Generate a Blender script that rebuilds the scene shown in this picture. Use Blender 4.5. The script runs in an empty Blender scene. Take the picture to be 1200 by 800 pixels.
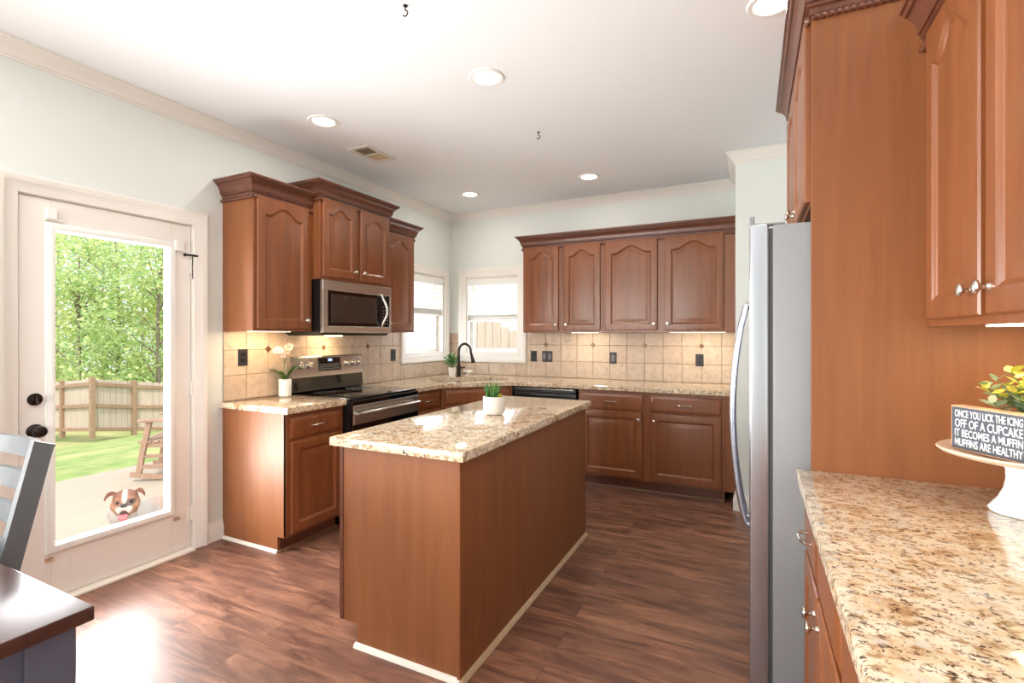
import bpy, bmesh, math, random
from mathutils import Vector, Matrix, Euler
PI = math.pi
S = bpy.context.scene
COL = S.collection

# ------------------------------------------------------------------ camera, sky, lights, exposure
CAM_YAW = 0.4527
cam_d = bpy.data.cameras.new('camera'); cam = bpy.data.objects.new('camera', cam_d); COL.objects.link(cam)
cam.location = (3.21, -4.944, 1.363); cam.rotation_euler = (PI/2, 0, CAM_YAW)
cam_d.sensor_width = 36; cam_d.lens = 578.5/1200*36; cam_d.shift_y = -7.4/1200; cam_d.clip_start = .02
S.camera = cam
vs = S.view_settings
vs.view_transform = 'Standard'; vs.look = 'None'; vs.gamma = 1; vs.exposure = 0.14; vs.use_curve_mapping = False

W = bpy.data.worlds.new('sky'); S.world = W; W.use_nodes = True
wn = W.node_tree.nodes; wl = W.node_tree.links; wn.clear()
wo = wn.new('ShaderNodeOutputWorld'); wb = wn.new('ShaderNodeBackground'); sk = wn.new('ShaderNodeTexSky')
sk.sky_type = 'NISHITA'; sk.sun_disc = False; sk.sun_elevation = math.radians(52); sk.sun_rotation = math.radians(150)
sk.air_density = 1.2; sk.dust_density = 3.0
wm = wn.new('ShaderNodeMix'); wm.data_type = 'RGBA'; wm.inputs[0].default_value = .62
wm.inputs[7].default_value = (8, 8.3, 8.6, 1)           # thin bright cloud over the blue
wl.new(sk.outputs[0], wm.inputs[6]); wl.new(wm.outputs[2], wb.inputs[0]); wl.new(wb.outputs[0], wo.inputs[0])
wb.inputs[1].default_value = .25

def lamp(name, kind, loc, direction, power, color=(1, 1, 1), size=None, size_y=None, shape='DISK', parent=None, spread=None):
    d = bpy.data.lights.new(name, kind); d.color = color; d.energy = power
    if kind == 'AREA':
        d.shape = shape; d.size = size
        if size_y: d.size_y = size_y
        if spread: d.spread = spread
    o = bpy.data.objects.new(name, d); COL.objects.link(o); o.location = loc
    o.rotation_euler = Vector(direction).to_track_quat('-Z', 'Y').to_euler()
    if parent: o.parent = parent
    return o
sun = lamp('sun', 'SUN', (-3, -8, 12), (-.30, .48, -.85), 2.8, (1, .95, .87)); sun.data.angle = .01
CAN_W = 3.6; UNDER_W = 1.0
# daylight at the left dining window, kitchen windows and door, plus added fill lamps
lamp('dining_window_daylight', 'AREA', (-.25, -5.95, 1.5), (1, 0.1, -.05), 140, (1, .98, .95), 1.9, 1.4, 'RECTANGLE')
lamp('rear_fill', 'AREA', (1.0, -7.95, 1.5), (0, 1, 0), 52, (1, .98, .95), 1.6, 1.4, 'RECTANGLE')  # added fill behind the camera, kept left so the island side stays dark
lamp('door_daylight', 'AREA', (-.30, -3.42, 1.15), (1, 0, -.05), 55, (.96, .98, 1), .6, 1.6, 'RECTANGLE')
lamp('dining_ceiling_fill', 'AREA', (-.45, -5.95, .85), (.75, .4, .55), 98, (1, .97, .92), 1.9, .8, 'RECTANGLE')  # added lamp aimed up through the dining window to brighten the ceiling
lamp('door_ceiling_fill', 'AREA', (-.13, -3.42, .44), (.75, .3, .6), 22, (1, .97, .92), .5, .2, 'RECTANGLE')  # added low lamp in the doorway, lifts the ceiling brightness
lamp('rear_ceiling_fill', 'AREA', (1.0, -8.0, .8), (0, .75, .65), 66, (1, .97, .92), 1.6, .8, 'RECTANGLE')  # added upward lamp behind the camera, more fill for the ceiling
lamp('sink_window_daylight', 'AREA', (.55, .36, 1.55), (0, -1, .1), 19, (.96, .98, 1), .9, 1.0, 'RECTANGLE')
lamp('range_window_daylight', 'AREA', (-.36, -.5, 1.55), (1, -.1, .1), 19, (.96, .98, 1), .9, 1.0, 'RECTANGLE')

# ------------------------------------------------------------------ materials
MATS = {}
class N:
    def __init__(s, name):
        m = bpy.data.materials.new(name); m.use_nodes = True; s.m = m; s.nt = m.node_tree
        s.b = s.nt.nodes['Principled BSDF']; MATS[name] = m
    def new(s, t, **k):
        n = s.nt.nodes.new(t)
        for a, v in k.items():
            if a.startswith('i_'): n.inputs[a[2:].replace('_', ' ')].default_value = v
            else: setattr(n, a, v)
        return n
    def link(s, a, b): s.nt.links.new(a, b)
    def coord(s, scale=(1, 1, 1), rot=(0, 0, 0), out='Object'):
        t = s.new('ShaderNodeTexCoord'); mp = s.new('ShaderNodeMapping')
        mp.inputs['Scale'].default_value = scale; mp.inputs['Rotation'].default_value = rot
        s.link(t.outputs[out], mp.inputs[0]); return mp.outputs[0]
    def noise(s, vec, scale, detail=4, rough=.55, dist=0):
        n = s.new('ShaderNodeTexNoise'); n.inputs['Scale'].default_value = scale; n.inputs['Detail'].default_value = detail
        n.inputs['Roughness'].default_value = rough; n.inputs['Distortion'].default_value = dist
        s.link(vec, n.inputs['Vector']); return n.outputs['Fac']
    def ramp(s, fac, stops):
        r = s.new('ShaderNodeValToRGB'); cr = r.color_ramp
        while len(cr.elements) < len(stops): cr.elements.new(.5)
        for e, (p, c) in zip(cr.elements, stops):
            e.position = p; e.color = (c if len(c) == 4 else (*c, 1)) if not isinstance(c, (int, float)) else (c, c, c, 1)
        s.link(fac, r.inputs[0]); return r.outputs[0]
    def mix(s, fac, a, b, mode='MIX'):
        n = s.new('ShaderNodeMix'); n.data_type = 'RGBA'; n.blend_type = mode
        for sock, v in ((n.inputs[0], fac), (n.inputs[6], a), (n.inputs[7], b)):
            if hasattr(v, 'links'): s.link(v, sock)
            elif isinstance(v, (int, float)): sock.default_value = v
            else: sock.default_value = (*v, 1)
        return n.outputs[2]
    def bump(s, h, strength=.2, dist=.01):
        n = s.new('ShaderNodeBump'); n.inputs['Strength'].default_value = strength; n.inputs['Distance'].default_value = dist
        s.link(h, n.inputs['Height']); s.link(n.outputs[0], s.b.inputs['Normal'])
    def set(s, color=None, rough=None, metal=None, spec=None, coat=None, emit=None, estr=None, trans=None, coat_rough=None, sss=None):
        B = s.b.inputs
        if color is not None:
            if hasattr(color, 'links'): s.link(color, B['Base Color'])
            else: B['Base Color'].default_value = (*color, 1)
        if rough is not None:
            if hasattr(rough, 'links'): s.link(rough, B['Roughness'])
            else: B['Roughness'].default_value = rough
        if metal is not None: B['Metallic'].default_value = metal
        if spec is not None: B['Specular IOR Level'].default_value = spec
        if coat is not None: B['Coat Weight'].default_value = coat
        if coat_rough is not None: B['Coat Roughness'].default_value = coat_rough
        if trans is not None: B['Transmission Weight'].default_value = trans
        if emit is not None: B['Emission Color'].default_value = (*emit, 1); B['Emission Strength'].default_value = estr
        return s
def lin(r, g, b):
    f = lambda c: (c/255/12.92) if c <= 10 else ((c/255+.055)/1.055)**2.4
    return (f(r), f(g), f(b))
def plain(name, rgb, rough=.5, metal=0, var=.0, scale=8, **k):
    n = N(name)
    c = lin(*rgb)
    if var:
        f = n.noise(n.coord(), scale, 4)
        col = n.mix(f, tuple(x*(1-var) for x in c), tuple(min(1, x*(1+var)) for x in c))
        n.set(col, rough, metal, **k)
    else: n.set(c, rough, metal, **k)
    return n.m

def wood(name, dark, light, rough=.34, axis='z', coat=.25):
    n = N(name)
    sc = {'z': (22, 22, 1.6), 'x': (1.6, 22, 22), 'y': (22, 1.6, 22)}[axis]
    f = n.noise(n.coord(sc), 1.0, 6, .6, .6)
    g = n.noise(n.coord((2.2, 2.2, 1.2)), 1.0, 3, .5)
    c = n.ramp(f, [(.25, lin(*dark)), (.75, lin(*light))])
    c = n.mix(n.ramp(g, [(.3, 0.0), (.75, .35)]), c, lin(*[v*.86 for v in dark]))
    n.set(c, rough, 0, coat=coat, coat_rough=.22)
    n.bump(f, .03, .002)
    return n.m
wood('cherry', (121, 69, 37), (150, 89, 50))
wood('cherry_shaded', (92, 52, 38), (120, 71, 51), .3)  # darker cherry with part of the left crowns' shade in the colour
wood('cherry_side', (128, 75, 40), (150, 92, 52), .5, 'z', 0)
wood('weathered_wood', (140, 110, 92), (176, 146, 124), .7, 'z', 0)
wood('fence_wood', (176, 160, 144), (204, 188, 172), .8, 'z', 0)
wood('fence_rail', (146, 116, 94), (172, 142, 118), .8, 'x', 0)
wood('bark', (126, 112, 100), (158, 144, 130), .9, 'z', 0)
wood('table_wood', (62, 38, 34), (96, 62, 54), .22, 'x', .4)
wood('brown_trim', (110, 78, 56), (136, 98, 72), .5, 'x', 0)
wood('tan_trim', (196, 168, 132), (216, 190, 156), .5, 'x', 0)

def granite():
    n = N('granite')
    v = n.coord((1, 1.0, 1), (0, 0, .5)); vs_ = n.coord((1, 1.55, 1), (0, 0, 1.25))
    big = n.noise(vs_, 11, 5, .62, .4)
    base = n.ramp(big, [(.30, lin(178, 142, 104)), (.43, lin(218, 192, 158)), (.58, lin(234, 218, 194)), (.72, lin(200, 168, 128))])
    tan = n.noise(vs_, 38, 4, .62, .3)
    c = n.mix(n.ramp(tan, [(.52, 0.0), (.62, .85)]), base, lin(160, 120, 80))
    gr = n.noise(v, 24, 3, .6, .2)
    c = n.mix(n.ramp(gr, [(.58, 0.0), (.66, .7)]), c, lin(202, 196, 186))
    dk = n.noise(vs_, 64, 4, .65, .3)
    c = n.mix(n.ramp(dk, [(.57, 0.0), (.63, .92)]), c, lin(88, 62, 46))
    d2 = n.noise(v, 100, 3, .6)
    c = n.mix(n.ramp(d2, [(.61, 0.0), (.66, .9)]), c, lin(44, 34, 30))
    n.set(c, .09, 0, spec=.5, coat=.25, coat_rough=.04)
granite()

def floor_mat():
    n = N('floor_planks')
    v = n.coord()
    br = n.new('ShaderNodeTexBrick'); n.link(v, br.inputs['Vector'])
    br.offset = .37; br.offset_frequency = 2; br.squash = 1
    for k, val in (('Scale', 1.0), ('Mortar Size', .0012), ('Mortar Smooth', .2), ('Brick Width', 1.22), ('Row Height', .127), ('Bias', 0)):
        br.inputs[k].default_value = val
    br.inputs['Color1'].default_value = (0, 0, 0, 1); br.inputs['Color2'].default_value = (1, 1, 1, 1); br.inputs['Mortar'].default_value = (.5, .5, .5, 1)
    # shift the grain from plank to plank
    off = n.new('ShaderNodeVectorMath', operation='MULTIPLY_ADD'); n.link(br.outputs['Color'], off.inputs[0])
    off.inputs[1].default_value = (7, 3, 5); n.link(v, off.inputs[2])
    mp = n.new('ShaderNodeMapping'); mp.inputs['Scale'].default_value = (2.0, 10, 1); n.link(off.outputs[0], mp.inputs[0])
    g = n.noise(mp.outputs[0], 1.3, 6, .62, .9)
    mp2 = n.new('ShaderNodeMapping'); mp2.inputs['Scale'].default_value = (2.2, 5, 1); n.link(off.outputs[0], mp2.inputs[0])
    g2 = n.noise(mp2.outputs[0], 1.0, 3, .5, .4)
    c = n.ramp(g, [(.30, lin(84, 54, 44)), (.42, lin(118, 80, 63)), (.54, lin(158, 110, 85)), (.64, lin(178, 130, 102)), (.75, lin(132, 92, 78))])
    c = n.mix(n.ramp(g2, [(.35, 0.0), (.7, .75)]), c, lin(98, 68, 58))
    c = n.mix(n.ramp(br.outputs['Color'], [(0, 0.0), (1, .32)]), c, lin(108, 72, 62))
    c = n.mix(br.outputs['Fac'], c, lin(84, 54, 46))
    n.set(c, n.ramp(g, [(.2, .32), (.8, .46)]), 0, spec=.5)
    n.bump(g, .06, .003)
floor_mat()

def tile_mat():
    n = N('tile')
    gi = n.new('ShaderNodeNewGeometry')
    f = n.noise(n.coord(), 22, 6, .65, .4); f2 = n.noise(n.coord(), 6, 3)
    c = n.ramp(f, [(.28, lin(184, 162, 140)), (.5, lin(212, 193, 172)), (.75, lin(226, 210, 192))])
    c = n.mix(n.ramp(f2, [(.35, 0.0), (.8, .4)]), c, lin(196, 180, 162))
    c = n.mix(n.ramp(gi.outputs['Random Per Island'], [(0, 0.0), (1, .45)]), c, lin(190, 166, 142))
    n.set(c, .38); n.bump(f, .12, .003)
    n = N('accent_tile'); f = n.noise(n.coord(), 60, 4)
    n.set(n.ramp(f, [(.3, lin(88, 62, 46)), (.7, lin(140, 104, 78))]), .3, .35); n.bump(f, .3, .003)
tile_mat()
plain('grout', (150, 128, 104), .85, var=.1, scale=40)
def paint(name, rgb, rough, var=.015, sc=3):
    n = N(name); f = n.noise(n.coord(), sc, 4); c = lin(*rgb)
    n.set(n.mix(f, tuple(x*(1-var) for x in c), tuple(min(1, x*(1+var)) for x in c)), rough)
    g = n.noise(n.coord(), 220, 2); n.bump(g, .03, .002); return n.m
paint('wall_paint', (225, 230, 226), .75)
paint('ceiling_paint', (240, 243, 246), .85)
paint('trim_paint', (236, 232, 226), .42)
paint('door_paint', (238, 232, 226), .45)
paint('grey_paint', (104, 108, 112), .33, .06, 14)
paint('grey_blue_paint', (92, 94, 112), .35, .06, 14)
plain('white_plastic', (240, 240, 236), .4)
plain('off_white', (228, 222, 212), .35, var=.02)
def steel(name, rgb, rough, sc):
    n = N(name); f = n.noise(n.coord(sc), 1.0, 3, .6); c = lin(*rgb)
    n.set(n.mix(f, tuple(x*.88 for x in c), c), rough, .92); n.bump(f, .015, .001)
steel('steel', (206, 200, 192), .27, (3, 3, 260))
steel('fridge_steel', (192, 196, 206), .25, (260, 260, 2))
plain('nickel', (214, 206, 196), .22, 1.0)
plain('fridge_side', (140, 142, 144), .42, .15, var=.03, scale=60)
plain('black_plastic', (20, 20, 22), .32)
plain('outlet_black', (44, 44, 48), .4)
plain('dark_slot', (10, 10, 10), .6)
plain('black_glass', (10, 10, 12), .06, coat=.5, coat_rough=.02)
plain('oven_window', (58, 50, 44), .08, coat=.4, coat_rough=.02)
plain('bronze', (52, 44, 42), .3, .85)
plain('gasket', (74, 74, 76), .6)
plain('gray_mark', (112, 112, 116), .4)
plain('ceramic', (240, 238, 232), .16, coat=.4, coat_rough=.05)
plain('ceramic_matte', (226, 220, 210), .5, var=.03, scale=12)
plain('stand_ceramic', (232, 240, 242), .1, coat=.6, coat_rough=.03)
plain('stand_plate', (226, 204, 182), .3, var=.08, scale=9)
plain('soil', (62, 46, 36), .95, var=.3, scale=90)
plain('sign_black', (78, 86, 98), .6, var=.06, scale=30)
plain('sign_wood', (206, 162, 132), .6, var=.08, scale=30)
plain('sign_letter', (238, 240, 242), .6)
plain('blue_digit', (140, 170, 255), .5, emit=lin(140, 160, 255), estr=2.0)
plain('orchid_petal', (246, 214, 200), .5, var=.06, scale=30)
plain('orchid_heart', (206, 120, 130), .5)
plain('lens_warm', (255, 250, 240), .5, emit=(1, .95, .86), estr=7.0)
plain('bar_lens', (255, 240, 215), .5, emit=(1, .83, .58), estr=9.0)
plain('concrete', (168, 155, 138), .85, var=.1, scale=5)
plain('roof_shingle', (132, 150, 166), .8, var=.12, scale=20)
plain('siding', (226, 228, 226), .6, var=.03)
def leafm(name, a, b, rough=.5, trans=.0):
    n = N(name); gi = n.new('ShaderNodeNewGeometry')
    n.set(n.ramp(gi.outputs['Random Per Island'], [(0, lin(*a)), (1, lin(*b))]), rough)
    if trans:
        n.b.inputs['Subsurface Weight'].default_value = 0
        tr = n.new('ShaderNodeBsdfTranslucent'); mx = n.new('ShaderNodeMixShader'); mx.inputs[0].default_value = trans
        n.link(n.ramp(gi.outputs['Random Per Island'], [(0, lin(*a)), (1, lin(*b))]), tr.inputs[0])
        n.link(n.b.outputs[0], mx.inputs[1]); n.link(tr.outputs[0], mx.inputs[2])
        n.link(mx.outputs[0], n.nt.nodes['Material Output'].inputs[0])
leafm('tree_leaf', (178, 200, 128), (244, 242, 180), .6, .5)
leafm('tree_leaf_deep', (158, 192, 136), (226, 234, 168), .6, .5)
leafm('pine_leaf', (140, 184, 146), (198, 224, 178), .6, .45)
leafm('plant_leaf', (46, 96, 44), (112, 160, 84))
leafm('pale_leaf', (120, 146, 112), (186, 200, 160))
leafm('tip_leaf', (176, 178, 60), (222, 202, 92))
leafm('orchid_leaf', (58, 96, 44), (92, 132, 60), .35)
leafm('succulent_leaf', (40, 104, 52), (110, 160, 66), .4)
def grass_mat():
    n = N('grass'); f = n.noise(n.coord(), 3.2, 8, .7); g = n.noise(n.coord(), .45, 3)
    c = n.ramp(f, [(.3, lin(96, 126, 60)), (.5, lin(134, 158, 84)), (.72, lin(172, 176, 112))])
    c = n.mix(n.ramp(g, [(.45, 0.0), (.7, .7)]), c, lin(206, 190, 140))
    n.set(c, .9); n.bump(n.noise(n.coord(), 40, 4), .6, .05)
grass_mat()
def glass():
    n = N('pane_glass'); nt = n.nt
    t = n.new('ShaderNodeBsdfTransparent'); g = n.new('ShaderNodeBsdfGlossy'); g.inputs['Roughness'].default_value = .01
    lw = n.new('ShaderNodeLayerWeight'); lw.inputs[0].default_value = .12
    mx = n.new('ShaderNodeMixShader'); m2 = n.new('ShaderNodeMath', operation='MULTIPLY'); m2.inputs[1].default_value = .45
    n.link(lw.outputs['Fresnel'], m2.inputs[0]); n.link(m2.outputs[0], mx.inputs[0]); n.link(t.outputs[0], mx.inputs[1]); n.link(g.outputs[0], mx.inputs[2])
    n.link(mx.outputs[0], nt.nodes['Material Output'].inputs[0])
glass()
def blind_mat():
    n = N('blind_slat'); n.set(lin(240, 238, 232), .45)
    tr = n.new('ShaderNodeBsdfTranslucent'); tr.inputs[0].default_value = (.85, .84, .8, 1); mx = n.new('ShaderNodeMixShader'); mx.inputs[0].default_value = .10
    n.link(n.b.outputs[0], mx.inputs[1]); n.link(tr.outputs[0], mx.inputs[2]); n.link(mx.outputs[0], n.nt.nodes['Material Output'].inputs[0])
blind_mat()
def dog_mat():
    n = N('dog_coat'); a = n.new('ShaderNodeVertexColor'); a.layer_name = 'coat'
    f = n.noise(n.coord(), 60, 4); n.set(n.mix(.12, a.outputs[0], n.ramp(f, [(.3, lin(100, 76, 60)), (.7, lin(210, 200, 190))])), .75)
    n.bump(f, .2, .004)
dog_mat()
plain('dog_nose', (52, 46, 46), .3); plain('dog_tongue', (186, 104, 110), .4); plain('dog_eye', (26, 18, 14), .1); plain('dog_ear', (112, 66, 46), .8, var=.12, scale=60); plain('dog_mouth', (70, 36, 36), .6)

# ------------------------------------------------------------------ mesh helpers
class MB:
    def __init__(s): s.bm = bmesh.new(); s.mi = 0
    def mat(s, i): s.mi = i; return s
    def face(s, pts):
        f = s.bm.faces.new([s.bm.verts.new(p) for p in pts]); f.material_index = s.mi; return f
    def box(s, x0, x1, y0, y1, z0, z1, bev=0.0, seg=1):
        t = bmesh.new(); bmesh.ops.create_cube(t, size=1)
        bmesh.ops.scale(t, vec=(x1-x0, y1-y0, z1-z0), verts=t.verts); bmesh.ops.translate(t, vec=((x0+x1)/2, (y0+y1)/2, (z0+z1)/2), verts=t.verts)
        if bev: bmesh.ops.bevel(t, geom=list(t.edges), offset=bev, segments=seg, profile=.6, affect='EDGES')
        return s.merge(t)
    def merge(s, t, M=None):
        vm = {}
        for v in t.verts: vm[v] = s.bm.verts.new(M @ v.co if M else v.co)
        for f in t.faces:
            nf = s.bm.faces.new([vm[v] for v in f.verts]); nf.material_index = s.mi
        t.free(); return s
    def rings(s, loops, cap0=True, cap1=True, closed=True):
        R = [[s.bm.verts.new(p) for p in l] for l in loops]; n = len(R[0])
        for a, b in zip(R, R[1:]):
            for i in range(n if closed else n-1):
                j = (i+1) % n
                try: f = s.bm.faces.new((a[i], a[j], b[j], b[i])); f.material_index = s.mi
                except ValueError: pass
        if cap0: f = s.bm.faces.new(list(reversed(R[0]))); f.material_index = s.mi
        if cap1: f = s.bm.faces.new(R[-1]); f.material_index = s.mi
        return s
    def lathe(s, prof, c=(0, 0, 0), n=24, axis='z', cap=True):
        loops = []
        for r, h in prof:
            l = []
            for i in range(n):
                a = 2*PI*i/n; p = (r*math.cos(a), r*math.sin(a), h)
                if axis == 'y': p = (p[0], p[2], -p[1])
                if axis == 'x': p = (p[2], p[1], -p[0])
                l.append((p[0]+c[0], p[1]+c[1], p[2]+c[2]))
            loops.append(l)
        return s.rings(loops, cap, cap)
    def tube(s, path, r, n=8, cap=True):
        P = [Vector(p) for p in path]; loops = []
        T0 = (P[1]-P[0]).normalized(); up = Vector((0, 0, 1)) if abs(T0.z) < .9 else Vector((1, 0, 0))
        u = T0.cross(up).normalized()
        for i, p in enumerate(P):
            T = (P[min(i+1, len(P)-1)]-P[max(i-1, 0)]).normalized()
            u = (u-T*u.dot(T)).normalized(); w = T.cross(u)
            rr = r[i] if isinstance(r, (list, tuple)) else r
            loops.append([p+u*rr*math.cos(2*PI*k/n)+w*rr*math.sin(2*PI*k/n) for k in range(n)])
        return s.rings(loops, cap, cap)
    def prism(s, poly, z0, z1, frame=None):
        """poly of (a, b) extruded along third axis; frame maps (a, b, c) to a point"""
        fr = frame or (lambda a, b, c: (a, b, c))
        return s.rings([[fr(a, b, z0) for a, b in poly], [fr(a, b, z1) for a, b in poly]])
    def sweep(s, prof, path, z0, out=1):
        """prof (out, up) swept along an open xy polyline with mitred corners; out=+1 puts 'out' to the right of travel"""
        P = [Vector((p[0], p[1])) for p in path]; loops = []
        for i, p in enumerate(P):
            d0 = (P[i]-P[i-1]).normalized() if i else (P[1]-P[0]).normalized()
            d1 = (P[i+1]-P[i]).normalized() if i < len(P)-1 else d0
            n0 = Vector((d0.y, -d0.x))*out; n1 = Vector((d1.y, -d1.x))*out
            m = (n0+n1); m = m/m.dot(n0)
            loops.append([(p.x+m.x*o, p.y+m.y*o, z0+h) for o, h in prof])
        return s.rings(loops)
    def rope(s, a, b, r, pitch=.014, n=8):
        A = Vector(a); B = Vector(b); L = (B-A).length; T = (B-A)/L
        u = T.cross(Vector((0, 0, 1))).normalized(); w = T.cross(u); m = max(8, int(L/pitch*5)); loops = []
        for i in range(m+1):
            t = L*i/m; c = A+T*t; l = []
            for k in range(n):
                th = 2*PI*k/n; rr = r*(1+.28*math.cos(2*(th-PI*t/pitch)))
                l.append(c+u*rr*math.cos(th)+w*rr*math.sin(th))
            loops.append(l)
        return s.rings(loops)
    def ellipsoid(s, c, r, rot=None, u=16, v=10):
        t = bmesh.new(); bmesh.ops.create_uvsphere(t, u_segments=u, v_segments=v, radius=1)
        M = Matrix.Translation(c) @ (Euler(rot).to_matrix().to_4x4() if rot else Matrix()) @ Matrix.Diagonal((*r, 1))
        return s.merge(t, M)
    def leaf(s, base, tip, w, normal=None, curl=.0):
        b = Vector(base); t = Vector(tip); d = t-b; nrm = Vector(normal) if normal else Vector((0, 0, 1))
        sd = d.cross(nrm)
        if sd.length < 1e-6: sd = d.cross(Vector((1, 0, .3)))
        sd = sd.normalized()*w; up = sd.cross(d).normalized()*curl
        m1 = b+d*.35; m2 = b+d*.7
        V = [s.bm.verts.new(p) for p in (b, m1+sd+up, m2+sd*.8+up, t, m2-sd*.8+up, m1-sd+up, m1, m2)]
        for idx in ((0, 6, 1), (1, 6, 7, 2), (2, 7, 3), (0, 5, 6), (5, 4, 7, 6), (4, 3, 7)):
            f = s.bm.faces.new([V[i] for i in idx]); f.material_index = s.mi
        return s
    def build(s, name, mats, parent=None, sharp=35, recalc=True):
        if recalc: bmesh.ops.recalc_face_normals(s.bm, faces=s.bm.faces)
        me = bpy.data.meshes.new(name); s.bm.to_mesh(me); s.bm.free()
        for m in (mats if isinstance(mats, (list, tuple)) else [mats]): me.materials.append(MATS[m])
        me.polygons.foreach_set('use_smooth', [True]*len(me.polygons)); me.set_sharp_from_angle(angle=math.radians(sharp))
        o = bpy.data.objects.new(name, me); COL.objects.link(o)
        if parent: o.parent = parent
        return o
def tag(o, label=None, cat=None, group=None, kind=None):
    if label: o['label'] = label
    if cat: o['category'] = cat
    if group: o['group'] = group
    if kind: o['kind'] = kind
    return o
def thing(name, loc, rz, label, cat, group=None, kind=None):
    o = bpy.data.objects.new(name, None); COL.objects.link(o); o.location = loc; o.rotation_euler = (0, 0, rz); o.empty_display_size = .1
    return tag(o, label, cat, group, kind)
def copy_tree(o, parent=None, **props):
    c = o.copy(); COL.objects.link(c)
    if parent: c.parent = parent
    for ch in list(o.children): copy_tree(ch, c)
    for k, v in props.items(): c[k] = v
    return c
LEFT, BACK, RIGHT = PI/2, 0.0, -PI/2

# ------------------------------------------------------------------ room shell
RX, RY, H = 3.995, -7.6, 2.775
RETX, RETY = 3.093, -.726
T = .15
def struct(name, mb, mats, label, cat, parent=None):
    return tag(mb.build(name, mats, parent), label, cat, kind='structure')
m = MB(); m.box(-T, RX+T, RY-T, T, -.12, 0); struct('floor', m, 'floor_planks', 'dark reddish brown wood plank floor', 'floor')
m = MB(); m.box(-T, RX+T, RY-T, T, H, H+.15); struct('ceiling', m, 'ceiling_paint', 'smooth white ceiling', 'ceiling')
def wall_with_holes(axis, a0, a1, holes, p0, p1):
    """solid wall from a0..a1 along its run with rectangular openings (u0,u1,z0,z1); thickness p0..p1"""
    m = MB()
    def bx(u0, u1, z0, z1):
        if u1-u0 < 1e-4 or z1-z0 < 1e-4: return
        if axis == 'y': m.box(p0, p1, u0, u1, z0, z1)
        else: m.box(u0, u1, p0, p1, z0, z1)
    cur = a0
    for u0, u1, z0, z1 in sorted(holes):
        bx(cur, u0, 0, H); bx(u0, u1, 0, z0); bx(u0, u1, z1, H); cur = u1
    bx(cur, a1, 0, H); return m
D0, D1, DZ = -3.84, -3.005, 2.06           # patio door opening
WL = (-.855, -.155, 1.155, 2.03); WB = (.215, .885, 1.155, 2.03)
WD = (-6.85, -5.05, .75, 2.15); WR = (.15, 1.85, .75, 2.15)
struct('wall_left', wall_with_holes('y', RY-T, T, [(D0, D1, 0, DZ), WL, WD], -T, 0), 'wall_paint', 'pale mint wall with the patio door and a window', 'wall')
struct('wall_back', wall_with_holes('x', 0, RX, [WB], 0, T), 'wall_paint', 'pale mint back wall with a window by the corner', 'wall')
struct('wall_rear', wall_with_holes('x', 0, RX, [WR], RY-T, RY), 'wall_paint', 'pale mint wall behind the dining table', 'wall')
m = MB(); m.box(RX, RX+T, RY-T, T, 0, H); struct('wall_right', m, 'wall_paint', 'pale mint wall behind the right hand cabinets', 'wall')
m = MB(); m.box(RETX, RX-.001, RETY, -.001, 0, H-.001); struct('wall_alcove', m, 'wall_paint', 'pale mint wall stub between back cabinets and refrigerator', 'wall')
# ceiling cornice
CP = [(0, -.082), (.006, -.082), (.008, -.072), (.016, -.068), (.020, -.058), (.034, -.040), (.050, -.024), (.058, -.016), (.062, -.008), (.072, -.006), (.072, 0), (0, 0)]
for nm, path in (('trim_1', [(0.0005, RY), (.0005, -.0005), (RETX, -.0005), ]), ('trim_2', [(RETX-.0005, -.0005), (RETX-.0005, RETY-.0005), (RX, RETY-.0005)])):
    m = MB(); m.sweep(CP, path, H-.0005); struct(nm, m, 'trim_paint', {'trim_1': 'white crown moulding along the left and back walls', 'trim_2': 'white crown moulding on the wall stub by the refrigerator'}[nm], 'crown moulding')
# baseboards
BP = [(0, 0), (.016, 0), (.016, .085), (.012, .097), (.007, .108), (.004, .125), (0, .125)]
for nm, path, lb in (('baseboard_left', [(.0005, -2.912), (.0005, -2.806)], 'short white baseboard between the door and base cabinet'),
                 ('baseboard_alcove', [(RETX-.0005, -.612), (RETX-.0005, RETY-.0005), (3.9, RETY-.0005)], 'white baseboard on the wall stub behind the refrigerator'),
                 ('baseboard_dining', [(.0005, RY), (.0005, -3.94)], 'white baseboard under the dining windows')):
    m = MB(); m.sweep(BP, path, .0005); struct(nm, m, 'trim_paint', lb, 'baseboard')
# door casing
def casing(name, pts, wid, frame, label, closed=False, parent=None):
    """moulded casing swept round an opening; pts are inner corner (a, z) going left-bottom, left-top, right-top, right-bottom"""
    prof = [(0, 0), (0, .012), (.006, .016), (wid*.55, .019), (wid*.62, .024), (wid*.9, .027), (wid, .022), (wid, 0)]
    P = [Vector(p) for p in pts]; n = len(P); loops = []
    for i, p in enumerate(P):
        if closed: d0 = (P[i]-P[i-1]).normalized(); d1 = (P[(i+1) % n]-P[i]).normalized()
        else:
            d0 = (P[i]-P[i-1]).normalized() if i else (P[1]-P[0]).normalized(); d1 = (P[i+1]-P[i]).normalized() if i < n-1 else d0
        n0 = Vector((-d0.y, d0.x)); n1 = Vector((-d1.y, d1.x)); mm = n0+n1; mm = mm/mm.dot(n0)
        loops.append([frame(p.x+mm.x*o, p.y+mm.y*o, h) for o, h in prof])
    if closed: loops.append(loops[0])
    m = MB(); m.rings(loops, not closed, not closed)
    if closed: bmesh.ops.remove_doubles(m.bm, verts=m.bm.verts, dist=1e-5)
    o = m.build(name, 'trim_paint', parent)
    return tag(o, label, 'casing', kind='structure') if not parent else o
fl = lambda a, z, h: (h+.0005, a, z)               # on the left wall
fb = lambda a, z, h: (a, -h-.0005, z)              # on the back wall
casing('trim_3', [(D0, 0.001), (D0, DZ), (D1, DZ), (D1, 0.001)], .090, fl, 'white moulded casing around the patio door')

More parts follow.
